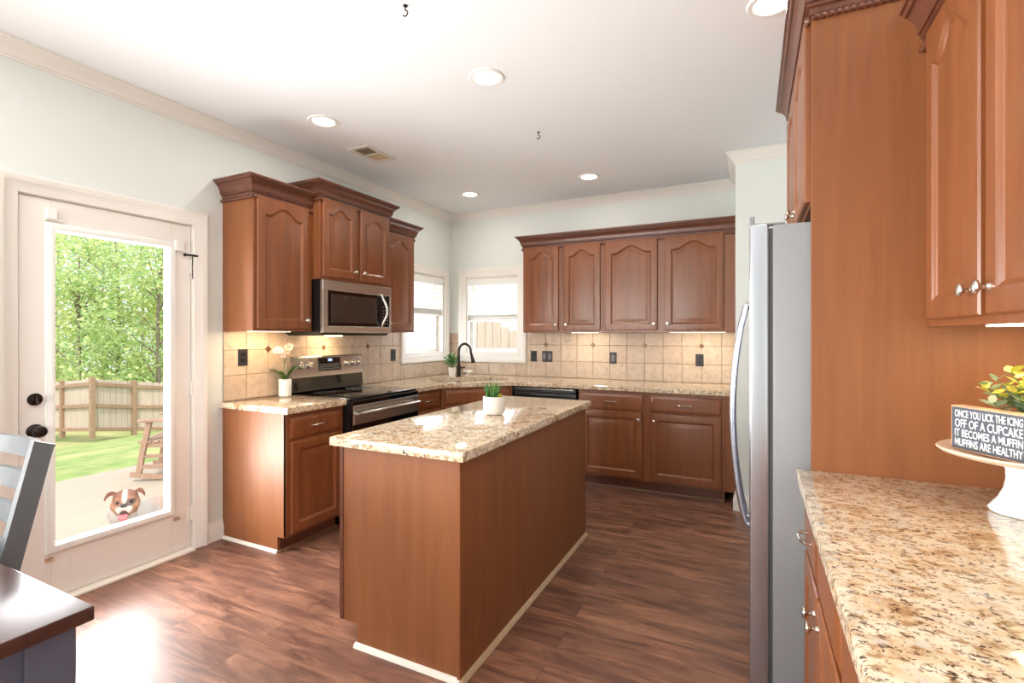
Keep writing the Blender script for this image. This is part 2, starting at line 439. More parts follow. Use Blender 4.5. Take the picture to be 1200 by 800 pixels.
# ------------------------------------------------------------------ patio door
d = thing('door_1', (0, 0, 0), 0, 'cream patio door with one tall glass pane', 'door', kind='structure')
gy0, gy1, gz0, gz1 = -3.707, -3.130, .275, 1.912
m = MB(); m.box(-.15, .0, D0, D0+.004, 0, DZ); m.box(-.15, 0, D1-.004, D1, 0, DZ); m.box(-.15, 0, D0, D1, DZ-.004, DZ); m.build('door_jamb', 'trim_paint', d)
x0, x1 = -.048, -.004; y0, y1, zz0, zz1 = D0+.007, D1-.007, .022, DZ-.007
m = MB()
m.box(x0, x1, y0, gy0, zz0, zz1, .002); m.box(x0, x1, gy1, y1, zz0, zz1, .002); m.box(x0, x1, gy0, gy1, zz0, gz0, .0); m.box(x0, x1, gy0, gy1, gz1, zz1, .0)
m.build('door_slab', 'door_paint', d)
# raised glazing frame, inside and outside
for sx, nm in ((1, 'glazing_frame'), (-1, 'glazing_frame')):
    prof = [(-.012, 0), (-.012, .010), (-.004, .013), (.016, .013), (.024, .008), (.026, 0)]
    C = [Vector((gy0, gz0)), Vector((gy0, gz1)), Vector((gy1, gz1)), Vector((gy1, gz0))]; loops = []
    for i in range(4):
        d0 = (C[i]-C[i-1]).normalized(); d1 = (C[(i+1) % 4]-C[i]).normalized(); n0 = Vector((-d0.y, d0.x)); mm = n0+Vector((-d1.y, d1.x)); mm = mm/mm.dot(n0)
        loops.append([((x1 if sx > 0 else x0)+sx*h, C[i].x+mm.x*o, C[i].y+mm.y*o) for o, h in prof])
    loops.append(loops[0]); m = MB(); m.rings(loops, False, False); bmesh.ops.remove_doubles(m.bm, verts=m.bm.verts, dist=1e-5); m.build(nm, 'white_plastic', d)
m = MB(); m.box(-.030, -.024, gy0-.004, gy1+.004, gz0-.004, gz1+.004); m.build('glass_pane', 'pane_glass', d)
m = MB(); m.lathe([(.0, 0), (.030, 0), (.031, .006), (.027, .012), (.014, .014), (.012, .022), (0, .022)], (x1, -3.773, 1.043), 24, 'x')
m.box(x1+.02, x1+.034, -3.778, -3.768, 1.025, 1.061, .002); tag(m.build('deadbolt', 'bronze', d), 'dark round deadbolt')
m = MB(); m.lathe([(.0, 0), (.034, 0), (.034, .008), (.026, .014), (.013, .018), (.012, .034), (.024, .042), (.029, .055), (.027, .066), (.018, .073), (0, .074)], (x1, -3.773, .886), 24, 'x')
k = m.build('door_knob', 'bronze', d); k.data.materials[0] = MATS['bronze']; tag(k, 'dark bronze round knob')
for z in (.235, 1.03, 1.80):
    m = MB(); m.tube([(.004, D1-.004, z-.045), (.004, D1-.004, z+.045)], .0065, 10); m.box(-.006, .001, D1-.03, D1-.004, z-.045, z+.045); m.build('hinge', 'trim_paint', d)
for y in (-3.716, -3.10):
    m = MB(); m.box(x1, x1+.004, y-.018, y+.018, gz0-.062, gz0-.040, .001); m.tube([(x1+.004, y, gz0-.051), (x1+.016, y, gz0-.051), (x1+.018, y+.012, gz0-.051)], .004, 8)
    tag(m.build('blind_bracket', 'nickel', d), 'small metal hold-down bracket')
m = MB(); m.box(x1, x1+.020, -3.115, -3.062, 1.885, 1.950, .003); m.box(x1+.02, x1+.022, -3.103, -3.084, 1.905, 1.935, .001); m.build('alarm_sensor', 'white_plastic', d)
m = MB(); m.box(x1, x1+.022, -3.735, -3.690, 1.950, 2.005, .004); m.box(x1, x1+.012, -3.735, -3.655, 1.944, 1.952, .002); m.build('blind_clip', 'white_plastic', d)
m = MB(); m.tube([(x1+.012, -3.055, 1.868), (x1+.022, -3.03, 1.868), (x1+.028, -2.985, 1.868)], .006, 8); m.ellipsoid((x1+.012, -3.055, 1.868), (.010, .010, .010)); m.tube([(x1+.018, -3.012, 1.868), (x1+.014, -3.012, 1.79), (x1+.014, -3.008, 1.72)], .003, 6)
tag(m.build('flip_latch', 'bronze', d), 'dark flip latch')
m = MB(); m.prism([(-.15, 0.0005), (.045, 0.0005), (.045, .010), (.030, .018), (-.15, .019)], D0+.005, D1-.005, lambda a, b, c: (a, c, b)); m.build('threshold', 'off_white', d)

# ------------------------------------------------------------------ windows
def window(name, hole, wall, label, case_w=.10, cased=True):
    a0, a1, z0, z1 = hole
    w = thing(name, (0, 0, 0), 0, label, 'window', kind='structure')
    if wall == 'left': B = lambda m, u0, u1, p0, p1, c0, c1, bev=.002: m.box(-p1, -p0, u0, u1, c0, c1, bev); fr = fl
    elif wall == 'back': B = lambda m, u0, u1, p0, p1, c0, c1, bev=.002: m.box(u0, u1, p0, p1, c0, c1, bev); fr = fb
    else: B = lambda m, u0, u1, p0, p1, c0, c1, bev=.002: m.box(u0, u1, RY-p1, RY-p0, c0, c1, bev); fr = lambda a, z, h: (a, RY+h+.0005, z)
    m = MB(); B(m, a0, a0+.018, .0, .14, z0, z1); B(m, a1-.018, a1, 0, .14, z0, z1); B(m, a0+.018, a1-.018, 0, .14, z1-.018, z1); B(m, a0+.018, a1-.018, 0, .14, z0, z0+.02)
    m.build('window_frame', 'trim_paint', w)
    mid = (z0+z1)/2; s = .035
    for (c0, c1, p0, p1) in ((z0+.02, mid+.02, .07, .10), (mid-.02, z1-.018, .102, .132)):
        m = MB(); B(m, a0+.018, a0+.018+s, p0, p1, c0, c1); B(m, a1-.018-s, a1-.018, p0, p1, c0, c1); B(m, a0+.018+s, a1-.018-s, p0, p1, c0, c0+s); B(m, a0+.018+s, a1-.018-s, p0, p1, c1-s, c1)
        sa = m.build('sash', 'trim_paint', w)
        m = MB(); B(m, a0+.018+s, a1-.018-s, (p0+p1)/2-.002, (p0+p1)/2+.002, c0+s, c1-s, 0); m.build('pane', 'pane_glass', sa)
    casing('window_casing', [(a0, z0), (a0, z1), (a1, z1), (a1, z0)], case_w, fr, '', True, w)
    return w
window('window_1', WL, 'left', 'white cased window right of the microwave', .085)
window('window_2', WB, 'back', 'white cased window left of the back wall cabinets', .10)
window('window_3', WD, 'left', 'wide dining window on the left wall'); window('window_4', WR, 'rear', 'wide window added in the unseen rear wall to light the room')  # rear window is added and placed for its fill light
# casing loops run counter-clockwise for an outward offset
def blind(loc, rz, w, ztop, zbot, label):
    b = thing('window_blind', loc, rz, label, 'blind', 'white slatted window blinds')
    h = ztop-zbot
    m = MB(); m.box(-w/2, w/2, -.024, .040, ztop-.060, ztop, .003); m.prism([(-.034, ztop-.075), (-.024, ztop-.078), (-.024, ztop), (-.030, ztop)], -w/2-.002, w/2+.002, lambda a, b_, c: (c, a, b_)); m.build('valance', 'white_plastic', b)
    m = MB(); n = max(4, int((h-.15)/.040)); z = zbot+.075
    for i in range(n):
        zz = z+i*(h-.155)/n+.01; c = Vector((0, .01, zz)); a = math.radians(36)
        dy, dz = .024*math.cos(a), .024*math.sin(a)
        m.rings([[(x, c.y-dy, zz-dz-.0014), (x, c.y, zz+.0016), (x, c.y+dy, zz+dz-.0014), (x, c.y+dy, zz+dz+.0014), (x, c.y, zz+.0046), (x, c.y-dy, zz-dz+.0014)] for x in (-w/2, w/2)])
    m.build('slats', 'blind_slat', b)
    m = MB()
    for i in range(9): m.box(-w/2, w/2, -.014, .036, zbot+.020+i*.006, zbot+.0235+i*.006, .001)
    m.build('stacked_slats', 'blind_slat', b)
    m = MB(); m.box(-w/2, w/2, -.016, .038, zbot, zbot+.017, .003); m.build('bottom_rail', 'white_plastic', b)
    for x in (-w*.33, w*.33):
        m = MB(); m.tube([(x, -.018, zbot+.01), (x, -.018, ztop-.06)], .0012, 6); m.build('ladder_cord', 'white_plastic', b)
    return b
blind((-.030, -.505, 0), LEFT, .66, 2.01, 1.585, 'white slatted blind in the window beside the small wall cabinet')
blind((.55, .030, 0), BACK, .63, 2.01, 1.520, 'white slatted blind in the back window behind the faucet')

# ------------------------------------------------------------------ ceiling fixtures
can_n = [0]
def can(x, y, label):
    c = thing('ceiling_light', (x, y, H), 0, label, 'ceiling light', 'recessed ceiling lights')
    m = MB(); m.lathe([(.068, .02), (.068, -.003), (.074, -.008), (.092, -.008), (.097, -.003), (.098, -.0005)], (0, 0, 0), 32, cap=False); m.build('trim_ring', 'white_plastic', c)
    m = MB(); m.lathe([(.0, -.004), (.05, -.0045), (.068, -.002), (.068, -.0005), (0, -.0005)], (0, 0, 0), 32, cap=False); m.build('lens', 'lens_warm', c)
    lamp('can_bulb', 'AREA', (0, 0, -.012), (0, 0, -1), CAN_W, (1, .93, .84), .13, parent=c)
    return c
for x, y, lb in ((1.903, -2.577, 'recessed round light over the island, largest of the row'), (.667, -2.56, 'recessed round light near the left wall before the vent'),
                 (1.903, -.69, 'recessed round light in front of the back wall cabinets'), (.668, -.68, 'recessed round light over the corner sink'),
                 (3.284, -2.574, 'recessed round light beside the tall refrigerator cabinet'), (1.903, -4.5, 'recessed round light over the dining end'), (.667, -4.5, 'recessed round light by the dining chair')):
    can(x, y, lb)
v = thing('ceiling_vent', (.551, -1.963, H), 0, 'small two-section air vent in the ceiling', 'vent')
m = MB()
for a in ((-.10, .10, -.16, -.125), (-.10, .10, .125, .16), (-.10, -.066, -.125, .125), (.066, .10, -.125, .125), (-.066, .066, -.008, .008)): m.box(a[0], a[1], a[2], a[3], -.008, -.0005, .002)
m.build('frame', 'off_white', v)
m = MB(); m.box(-.066, .066, -.125, .125, -.0015, -.0008); m.build('backing', 'dark_slot', v)
for s in (-1, 1):
    m = MB()
    for i in range(9):
        yy = s*.0665-.056+i*.0128
        m.rings([[(x, yy, -.0018), (x, yy+.0012, -.0018), (x, yy+.0012+.003*s, -.0065), (x, yy+.003*s, -.0065)] for x in (-.066, .066)])
    m.build('louvre', 'tan_trim', v)
for (x, y), lb in (((1.874, -3.242), 'dark hook in the ceiling at the top edge of the photo'), ((1.873, -1.774), 'dark hook in the ceiling above the far end of the island')):
    h = thing('ceiling_hook', (x, y, H), 0, lb, 'hook', 'dark ceiling hooks')
    m = MB(); m.lathe([(0, -.006), (.007, -.006), (.010, -.003), (.010, -.0005), (0, -.0005)], n=16); m.build('base', 'bronze', h)
    m = MB(); m.tube([(0, 0, -.006), (0, 0, -.022)]+[(.012*math.sin(a)+.0, 0, -.034+.012*math.cos(a)) for a in [i*.35 for i in range(0, 14)]], .0028, 8); m.build('hook', 'bronze', h)

# ------------------------------------------------------------------ cabinet parts (local: x across the front, front faces -y, z up)
def top_curve(s, arch):
    if s <= .10 or s >= .90: return 0.0
    q = (s-.10)/.80
    return arch*(.5-.5*math.cos(2*PI*q))**.85
def panel_door(parent, x0, x1, z0, z1, yf=-.020, t=.0195, arch=.0, sw=.055, name='door', mat='cherry'):
    NT = 24 if arch else 2
    xi0, xi1, zi0 = x0+sw, x1-sw, z0+sw; zsh = z1-sw-arch*.95 if arch else z1-sw
    def inner(d, y):
        k = d
        l = [(xi0+k, y, zi0+k), ((xi0+xi1)/2, y, zi0+k), (xi1-k, y, zi0+k)]
        for i in range(NT+1):
            s_ = 1-i/NT; x = xi0+k+(xi1-xi0-2*k)*s_
            l.append((x, y, zsh+top_curve(s_, arch)*(1-k*1.2)-k))
        return l
    def outer(d, y):
        l = [(x0+d, y, z0+d), ((x0+x1)/2, y, z0+d), (x1-d, y, z0+d)]
        for i in range(NT+1):
            s_ = 1-i/NT; l.append((x0+d+(x1-x0-2*d)*s_, y, z1-d))
        return l
    m = MB()
    m.rings([outer(0, yf+t), outer(0, yf+.006), outer(.004, yf+.001), outer(.010, yf), inner(0, yf), inner(.003, yf+.003), inner(.010, yf+.006), inner(.014, yf+.0105), inner(.020, yf+.0105), inner(.046, yf+.004), inner(.050, yf+.0035)])
    return m.build(name, mat, parent, 28)
def knob(parent, x, z, yf=-.020):
    m = MB(); m.lathe([(.0, 0), (.009, 0), (.0085, -.003), (.005, -.007), (.0048, -.014), (.009, -.018), (.015, -.021), (.0165, -.025), (.014, -.029), (.006, -.031), (0, -.031)], (x, yf, z), 18, 'y')
    return tag(m.build('knob', 'nickel', parent), 'satin nickel knob')
def pull(parent, x, z, yf=-.020, w=.048):
    m = MB(); m.tube([(x-w, yf, z-.004), (x-w, yf-.014, z-.003), (x-w*.75, yf-.024, z), (x-w*.3, yf-.028, z+.003), (x+w*.3, yf-.028, z+.003), (x+w*.75, yf-.024, z), (x+w, yf-.014, z-.003), (x+w, yf, z-.004)], [.0055, .0055, .005, .0042, .0042, .005, .0055, .0055], 8)
    for s in (-1, 1): m.lathe([(0, 0), (.008, 0), (.008, -.003), (0, -.004)], (x+s*w, yf, z-.004), 12, 'y')
    return tag(m.build('handle', 'nickel', parent), 'satin nickel bar handle')
def drawer(parent, x0, x1, z0, z1, yf=-.020, t=.0195, handle=True, name='drawer'):
    m = MB()
    R = lambda d, y: [(x0+d, y, z0+d), (x1-d, y, z0+d), (x1-d, y, z1-d), (x0+d, y, z1-d)]
    m.rings([R(0, yf+t), R(0, yf+.009), R(.004, yf+.006), R(.010, yf+.005), R(.022, yf), R(.024, yf)])
    o = m.build(name, 'cherry', parent, 28)
    if handle: pull(o, (x0+x1)/2, (z0+z1)/2, yf)
    return o
CAB_CROWN = [(0, -.020), (.005, -.020), (.005, .000), (.014, .004), (.014, .016), (.020, .016), (.021, .030), (.026, .046), (.034, .060), (.044, .070), (.044, .077), (.053, .077), (.057, .082), (.059, .090), (.066, .090), (.066, .101), (0, .101)]
def crown_on(parent, path, z, name='crown_moulding', out=1):
    m = MB(); m.sweep(CAB_CROWN, path, z, out)
    c = m.build(name, 'cherry_shaded', parent)
    # twisted rope under the crown
    m = MB(); P = [Vector(p) for p in path]; off = .008
    for a, b in zip(P, P[1:]):
        dd = (b-a).normalized(); n = Vector((dd.y, -dd.x))*out*off
        m.rope((a.x+n.x, a.y+n.y, z-.031), (b.x+n.x, b.y+n.y, z-.031), .010, .020)
    m.build('rope_bead', 'cherry_shaded', c, 80)
    return c
def light_bar(parent, x0, x1, y, z, k=1.0, col=(1, .80, .55)):
    m = MB(); m.box(x0, x1, y, y+.055, z-.018, z-.001, .003); b = m.build('light_bar', 'white_plastic', parent)
    m = MB(); m.box(x0+.008, x1-.008, y-.002, y+.050, z-.0215, z-.0175, .001); m.build('lens', 'bar_lens', b)
    lamp('bar_bulb', 'AREA', ((x0+x1)/2, y+.03, z-.025), (0, .25, -1), UNDER_W*k, col, x1-x0-.02, .04, 'RECTANGLE', parent)
def upper(loc, rz, w, dep, z0, z1, doors, label, group='cherry wall cabinets', arch=.055, left_end=False, frame_side='cherry_side'):
    """doors: list of (x0, x1, knob side or None)"""
    c = thing('overhead_cabinet', (loc[0], loc[1], z0), rz, label, 'wall cabinet', group)
    h = z1-z0
    m = MB(); m.box(.016, w-.016, .019, dep, 0.02, h-.001); m.box(0, .016, .019, dep, 0, h); m.box(w-.016, w, .019, dep, 0, h); m.build('carcass', frame_side, c)
    m = MB(); m.box(0, w, 0, .019, 0, h, .0015); m.build('face_frame', 'cherry', c)
    for x0, x1, ks in doors:
        d_ = panel_door(c, x0, x1, .020, h-.018, arch=arch)
        if ks: knob(d_, (x1-.028) if ks == 'R' else (x0+.028), .020+.060)
    return c
# left wall, local x = +y
c = upper((.305, -2.805), LEFT, .475, .304, 1.388, 2.295, [(.022, .435, 'R')], 'leftmost cherry wall cabinet, nearest the patio door', arch=.06)
crown_on(c, [(0, .304), (0, 0), (.4745, 0)], .907-.002)
light_bar(c, .06, .38, .10, .02, 1.9, (1, .68, .36))
c = upper((.380, -2.328), LEFT, .768, .379, 1.775, 2.385, [(.022, .362, 'R'), (.404, .748, 'L')], 'short two-door cherry wall cabinet above the microwave', arch=.05)
crown_on(c, [(0, .379), (0, 0), (.768, 0), (.768, .379)], .610-.002)
c = upper((.305, -1.558), LEFT, .445, .304, 1.388, 2.295, [(.022, .425, 'L')], 'narrow cherry wall cabinet between the microwave and the window', arch=.06)
crown_on(c, [(.0005, 0), (.445, 0), (.445, .304)], .905)
# back wall
c = upper((1.082, -.305), BACK, .843, .304, 1.388, 2.272, [(.018, .392, 'R'), (.446, .818, 'L')], 'narrower two-door cherry cabinet on the back wall beside the window', arch=.06)
light_bar(c, .50, .78, .05, .02)
c = upper((1.926, -.305), BACK, 1.166, .304, 1.388, 2.272, [(.022, .508, 'R'), (.572, 1.064, 'L')], 'wider two-door cherry cabinet on the back wall, right half of the run', arch=.065)
light_bar(c, .60, 1.08, .05, .02)
cr = thing('cabinet_crown', (1.082, -.305, 2.272), 0, 'cherry crown toned with some shade, running along the top of the back wall cabinets', 'crown moulding')
m = MB(); m.sweep(CAB_CROWN, [(0, .3045), (0, -.0005), (2.010, -.0005)], .001); m.build('moulding', 'cherry_shaded', cr)
m = MB(); m.rope((-.008, .30, -.030), (-.008, -.0085, -.030), .010, .020); m.rope((-.008, -.0085, -.030), (2.008, -.0085, -.030), .010, .020); m.build('rope_bead', 'cherry_shaded', cr, 80)
# right wall upper, local x = -y
c = upper((3.690, -3.024), RIGHT, 1.12, .304, 1.388, 2.272, [(.075, .450, 'R'), (.487, .870, 'L'), (.907, 1.10, None)], 'cherry wall cabinet at the right edge over the cake stand', arch=.065)
crown_on(c, [(.0005, 0), (1.12, 0)], .884)
light_bar(c, .12, .62, .10, .02)
# above-fridge cabinet and tall panels
FY0, FY1 = -3.024, -2.055
c = thing('refrigerator_cabinet', (3.388, -3.0, 1.80), RIGHT, 'cherry cabinet above the refrigerator with tall end panels', 'cabinet')
c.location = (3.388, FY1, 0); c.rotation_euler = (0, 0, RIGHT)
w = FY1-FY0                                            # local x from far (0) to near (w)
m = MB(); m.box(w-.022, w, 0, .604, 0, 2.452, .001); m.build('end_panel', 'cherry_side', c)
m = MB(); m.box(0, .022, 0, .604, 0, 2.452, .001); m.build('end_panel', 'cherry_side', c)
m = MB(); m.box(.0225, w-.0225, .019, .600, 1.815, 2.450); m.box(.0225, w-.0225, 0, .019, 1.80, 2.452); m.build('carcass', 'cherry', c)
for a, b, s in ((.03, .475, 'R'), (.495, w-.028, 'L')):
    d_ = panel_door(c, a, b, 1.815, 2.43, arch=.05); knob(d_, b-.028 if s == 'R' else a+.028, 1.875)
crown_on(c, [(0, .60), (0, 0), (w, 0), (w, .290)], 2.452-.002)

# base cabinets
def base(loc, rz, w, dep, fronts, label, group='cherry base cabinets', shoe=True, top=.875):
    c = thing('base_cabinet', (loc[0], loc[1], 0), rz, label, 'base cabinet', group)
    m = MB(); tp = min(top, .875) if top > .8 else .66
    pr = [(.0, .100), (.0, tp), (dep, tp), (dep, .0), (.075, .0), (.075, .100)]
    m.prism(pr, .0, .018, lambda a, b, cc: (cc, a, b)); m.prism(pr, w-.018, w, lambda a, b, cc: (cc, a, b))
    m.box(.018, w-.018, .019, dep, .10, top); m.build('carcass', 'cherry_side', c)
    m = MB(); m.box(.0, w, -.0005, .019, .100, .875, .001); m.build('face_frame', 'cherry', c)
    m = MB(); m.box(.018, w-.018, .070, .078, 0.0, .100); m.build('toe_kick', 'cherry_shaded', c)
    if shoe:
        m = MB(); m.prism([(.070, .0), (.070, .016), (.062, .014), (.056, .008), (.054, 0)], 0, w, lambda a, b, cc: (cc, a, b)); m.build('shoe_trim', 'brown_trim', c)
    for kind, x0, x1, z0, z1, kk in fronts:
        if kind == 'drawer': drawer(c, x0, x1, z0, z1)
        elif kind == 'false': drawer(c, x0, x1, z0, z1, handle=False, name='false_front')
        else:
            d_ = panel_door(c, x0, x1, z0, z1)
            if kk: knob(d_, x1-.03 if kk == 'R' else x0+.03, z1-.062)
    return c
c = base((.61, -2.805), LEFT, .474, .609, [('drawer', .030, .446, .715, .845, 0), ('door', .030, .446, .120, .693, None)], 'cherry base cabinet left of the range, below the orchid')
m = MB(); m.sweep([(0, 0), (.016, 0), (.014, .010), (.008, .018), (0, .018)], [(0, .609), (0, .071)], .0005); tag(m.build('shoe_trim', 'off_white', c), 'white quarter-round trim')
base((.61, -1.558), LEFT, .445, .609, [('drawer', .030, .420, .715, .845, 0), ('door', .030, .420, .120, .693, 'R')], 'narrow cherry base cabinet right of the range')
c = base((.613, -1.108), PI/4, .700, .50, [('false', .04, .66, .715, .845, 0), ('door', .04, .345, .120, .693, 'R'), ('door', .355, .66, .120, .693, 'L')], 'angled cherry corner cabinet under the sink', top=.62)
base((1.783, -.61), BACK, 1.225, .609, [('drawer', .028, .575, .705, .845, 0), ('drawer', .644, 1.205, .705, .845, 0), ('door', .028, .575, .120, .693, 'R'), ('door', .644, 1.205, .120, .693, 'L')], 'wide cherry base cabinet between the dishwasher and the alcove wall')
m = MB(); m.box(3.009, RETX-.001, -.611, -.58, .10, .875, .001); tag(m.build('filler_strip', 'cherry_side'), 'narrow cherry filler strip at the right end of the back base cabinets', 'filler strip')
# right wall base run
base((3.385, -3.026), RIGHT, .742, .608, [('drawer', .020, .358, .672, .835, 0), ('false', .378, .722, .672, .835, 0), ('door', .020, .358, .12, .655, 'R'), ('door', .378, .722, .12, .655, 'L')], 'cherry base cabinet under the right counter, next to the refrigerator')
base((3.385, -3.770), RIGHT, .742, .608, [('false', .020, .358, .672, .835, 0), ('false', .378, .722, .672, .835, 0), ('door', .020, .358, .12, .655, 'R'), ('door', .378, .722, .12, .655, 'L')], 'cherry base cabinet under the near end of the right counter')
base((3.385, -4.514), RIGHT, .30, .608, [('false', .020, .28, .672, .835, 0), ('door', .020, .28, .12, .655, 'R')], 'slim cherry base cabinet at the near end of the right counter, beside the camera')

# ------------------------------------------------------------------ countertops
def slab(name, poly, label, z0=.876, z1=.914, hole=None, cat='countertop', bev=.006):
    m = MB(); bm = m.bm
    def off(P, d):
        n = len(P); V = [Vector(p) for p in P]; out = []
        for i in range(n):
            d0 = (V[i]-V[i-1]).normalized(); d1 = (V[(i+1) % n]-V[i]).normalized(); n0 = Vector((-d0.y, d0.x)); mm = n0+Vector((-d1.y, d1.x)); mm = mm/mm.dot(n0); out.append(V[i]+mm*d)
        return out
    o1 = off(poly, bev)
    if not hole:
        m.rings([[(p[0], p[1], z0) for p in poly], [(p[0], p[1], z1-bev) for p in poly], [(p.x*.29+q[0]*.71, p.y*.29+q[1]*.71, z1-bev*.29) for p, q in zip(o1, poly)], [(p.x, p.y, z1) for p in o1]])
    else:
        def ring(P, z): return [bm.verts.new((p[0], p[1], z)) for p in P]
        A = ring(poly, z0); B = ring(poly, z1-bev); C = ring(o1, z1); h0 = ring(hole, z0); h1 = ring(hole, z1)
        for a, b in ((A, B), (B, C), (h0, h1)):
            for i in range(len(a)):
                j = (i+1) % len(a); bm.faces.new((a[i], a[j], b[j], b[i]))
        for a, b in ((C, h1), (A, h0)):
            es = []
            for r in (a, b):
                for i in range(len(r)):
                    e = bm.edges.get((r[i], r[(i+1) % len(r)])) or bm.edges.new((r[i], r[(i+1) % len(r)])); es.append(e)
            bmesh.ops.triangle_fill(bm, use_beauty=True, use_dissolve=False, edges=es)
    return tag(m.build(name, 'granite'), label, cat, 'granite countertops')
slab('countertop', [(.001, -2.825), (.648, -2.825), (.648, -2.331), (.001, -2.331)], 'small granite counter left of the range under the orchid')
s2 = math.sqrt(.5)
def tn(t, n, z=None):                                   # corner frame: t along the sink front, n out from the corner
    x, y = (t+n)*s2, (t-n)*s2
    return (x, y) if z is None else (x, y, z)
def rrect(t0, t1, n0, n1, r, k=6):
    pts = []
    for cx_, cy_, a0 in ((t1-r, n1-r, 0), (t0+r, n1-r, PI/2), (t0+r, n0+r, PI), (t1-r, n0+r, 1.5*PI)):
        for i in range(k+1):
            a = a0+i*PI/2/k; pts.append((cx_+r*math.cos(a), cy_+r*math.sin(a)))
    return pts
SK = (-.385, .385, .60, 1.08)
hole = [tn(a, b) for a, b in reversed(rrect(*SK, .07))]
slab('countertop', [(.001, -1.555), (.648, -1.555), (.648, -1.122), (1.122, -.648), (RETX-.001, -.648), (RETX-.001, -.001), (.001, -.001)], 'granite counter wrapping the sink corner and the back wall', hole=hole)
slab('island_top', [(1.526, -3.331), (2.216, -3.331), (2.216, -1.665), (1.526, -1.665)], 'speckled granite top of the kitchen island')
slab('countertop', [(3.345, -4.83), (3.993, -4.83), (3.993, -3.026), (3.345, -3.026)], 'large granite counter in the right foreground')
# sink
k = thing('sink', (*tn(0, .84), 0), 0, 'undermount basin sunk in the corner counter', 'sink')
def sk_ring(d, z): 
    o_ = tn(0, .84); return [(tn(a, b)[0]-o_[0], tn(a, b)[1]-o_[1], z) for a, b in rrect(SK[0]-.006+d, SK[1]+.006-d, SK[2]-.006+d, SK[3]+.006-d, .07)]
m = MB(); m.rings([sk_ring(-.02, .8745), sk_ring(-.02, .870), sk_ring(0.004, .70), sk_ring(.03, .680), sk_ring(.028, .684), sk_ring(.006, .705), sk_ring(.0, .8745)], False, False)
m.rings([sk_ring(.03, .680), sk_ring(.028, .684)]); m.build('basin', 'steel', k)
m = MB(); m.lathe([(0, .686), (.035, .686), (.042, .689), (.044, .685), (.044, .6845)], n=20); m.build('drain', 'nickel', k)
# faucet
FN = .50
fx, fy = tn(-.02, FN)
f = thing('faucet', (fx, fy, .914), 0, 'dark gooseneck pull-down faucet behind the corner sink', 'faucet')
m = MB(); m.lathe([(0, .0002), (.029, .0002), (.029, .006), (.023, .010), (.0215, .05), (.024, .085), (.024, .11), (.019, .125), (.0165, .14), (0, .14)], n=20); m.build('body', 'bronze', f)
m = MB(); R_ = .082; dx, dy = math.cos(-.1), math.sin(-.1)
pth = [(0, 0, .13), (0, 0, .27)]+[(dx*R_*(1-math.cos(a)), dy*R_*(1-math.cos(a)), .27+R_*math.sin(a)*1.05) for a in [i*PI/14 for i in range(1, 14)]]+[(dx*2*R_, dy*2*R_, .262), (dx*(2*R_+.008), dy*2*R_, .235)]
m.tube(pth, .0135, 12); m.build('spout', 'bronze', f)
m = MB(); e = Vector((dx*(2*R_+.008), dy*2*R_, .237)); m.tube([e, e+Vector((.006, 0, -.02)), e+Vector((.014, 0, -.05)), e+Vector((.022, 0, -.085))], [.015, .017, .020, .021], 14); m.build('spray_head', 'bronze', f)
m = MB(); m.tube([(.018, 0, .095), (.045, -.004, .098), (.085, -.01, .104)], [.012, .009, .007], 10); m.build('lever', 'bronze', f)

# ------------------------------------------------------------------ island
il = thing('kitchen_island', (1.576, -3.300, 0), 0, 'brown wooden kitchen island with a granite top in the middle of the floor', 'kitchen island')
IW, ID = 2.186-1.576, 1.61
m = MB(); m.prism([(0, .100), (0, .875), (IW-.010, .875), (IW-.010, 0), (.078, 0), (.078, .100)], 0.004, .02, lambda a, b, cc: (a, cc, b)); m.build('end_panel', 'cherry_side', il)
m = MB(); m.prism([(0, .100), (0, .875), (IW-.010, .875), (IW-.010, 0), (.078, 0), (.078, .100)], ID-.02, ID-.004, lambda a, b, cc: (a, cc, b)); m.build('end_panel', 'cherry_side', il)
m = MB(); m.box(IW-.010, IW, 0.0, ID, 0, .875, .001); m.build('back_panel', 'cherry_side', il)
m = MB(); m.box(IW-.014, IW+.002, -.004, .004, 0, .875, .002); m.build('corner_bead', 'cherry', il)
m = MB(); m.box(.02, IW-.011, .021, ID-.021, .10, .873); m.box(.078, .088, .021, ID-.021, 0, .10); m.build('carcass', 'cherry_shaded', il)
m = MB(); m.box(-.0, .019, .0205, ID-.0205, .10, .874); m.build('face_frame', 'cherry', il)
# doors and drawers on the range side (local facing -x)
fs = thing('front_set', (0, ID-.02, 0), RIGHT, None, None); fs.parent = il
bpy.data.objects.remove(fs)
def island_front(kind, y0, y1, z0, z1, ks=None):
    e = MB()
    yf = -.02
    R = lambda dd, x: [(x, y1-dd, z0+dd), (x, y0+dd, z0+dd), (x, y0+dd, z1-dd), (x, y1-dd, z1-dd)]
    if kind == 'drawer': e.rings([R(0, -.0005), R(0, -.012), R(.010, -.016), R(.022, -.02), R(.024, -.02)])
    else: e.rings([R(0, -.0005), R(0, -.014), R(.008, -.02), R(.055, -.02), R(.061, -.014), R(.070, -.009), R(.100, -.017), R(.102, -.017)])
    o = e.build(kind, 'cherry', il, 28)
    e = MB(); yy = (y0+y1)/2 if kind == 'drawer' else (y0+.03 if ks == 'a' else y1-.03); zz = (z0+z1)/2 if kind == 'drawer' else z1-.06
    e.lathe([(.0, 0), (.009, 0), (.005, -.007), (.0048, -.014), (.015, -.021), (.0165, -.025), (.006, -.031), (0, -.031)], (-.02, yy, zz), 16, 'x'); tag(e.build('knob', 'nickel', o), 'satin nickel knob')
for i, y0 in enumerate((.03, .55, 1.07)):
    island_front('drawer', y0, y0+.50, .715, .845); island_front('door', y0, y0+.50, .12, .693, 'b' if i % 2 else 'a')
m = MB(); m.box(-.022, -.0005, .0, .019, .10, .874, .002); m.build('corner_stile', 'cherry_shaded', il)
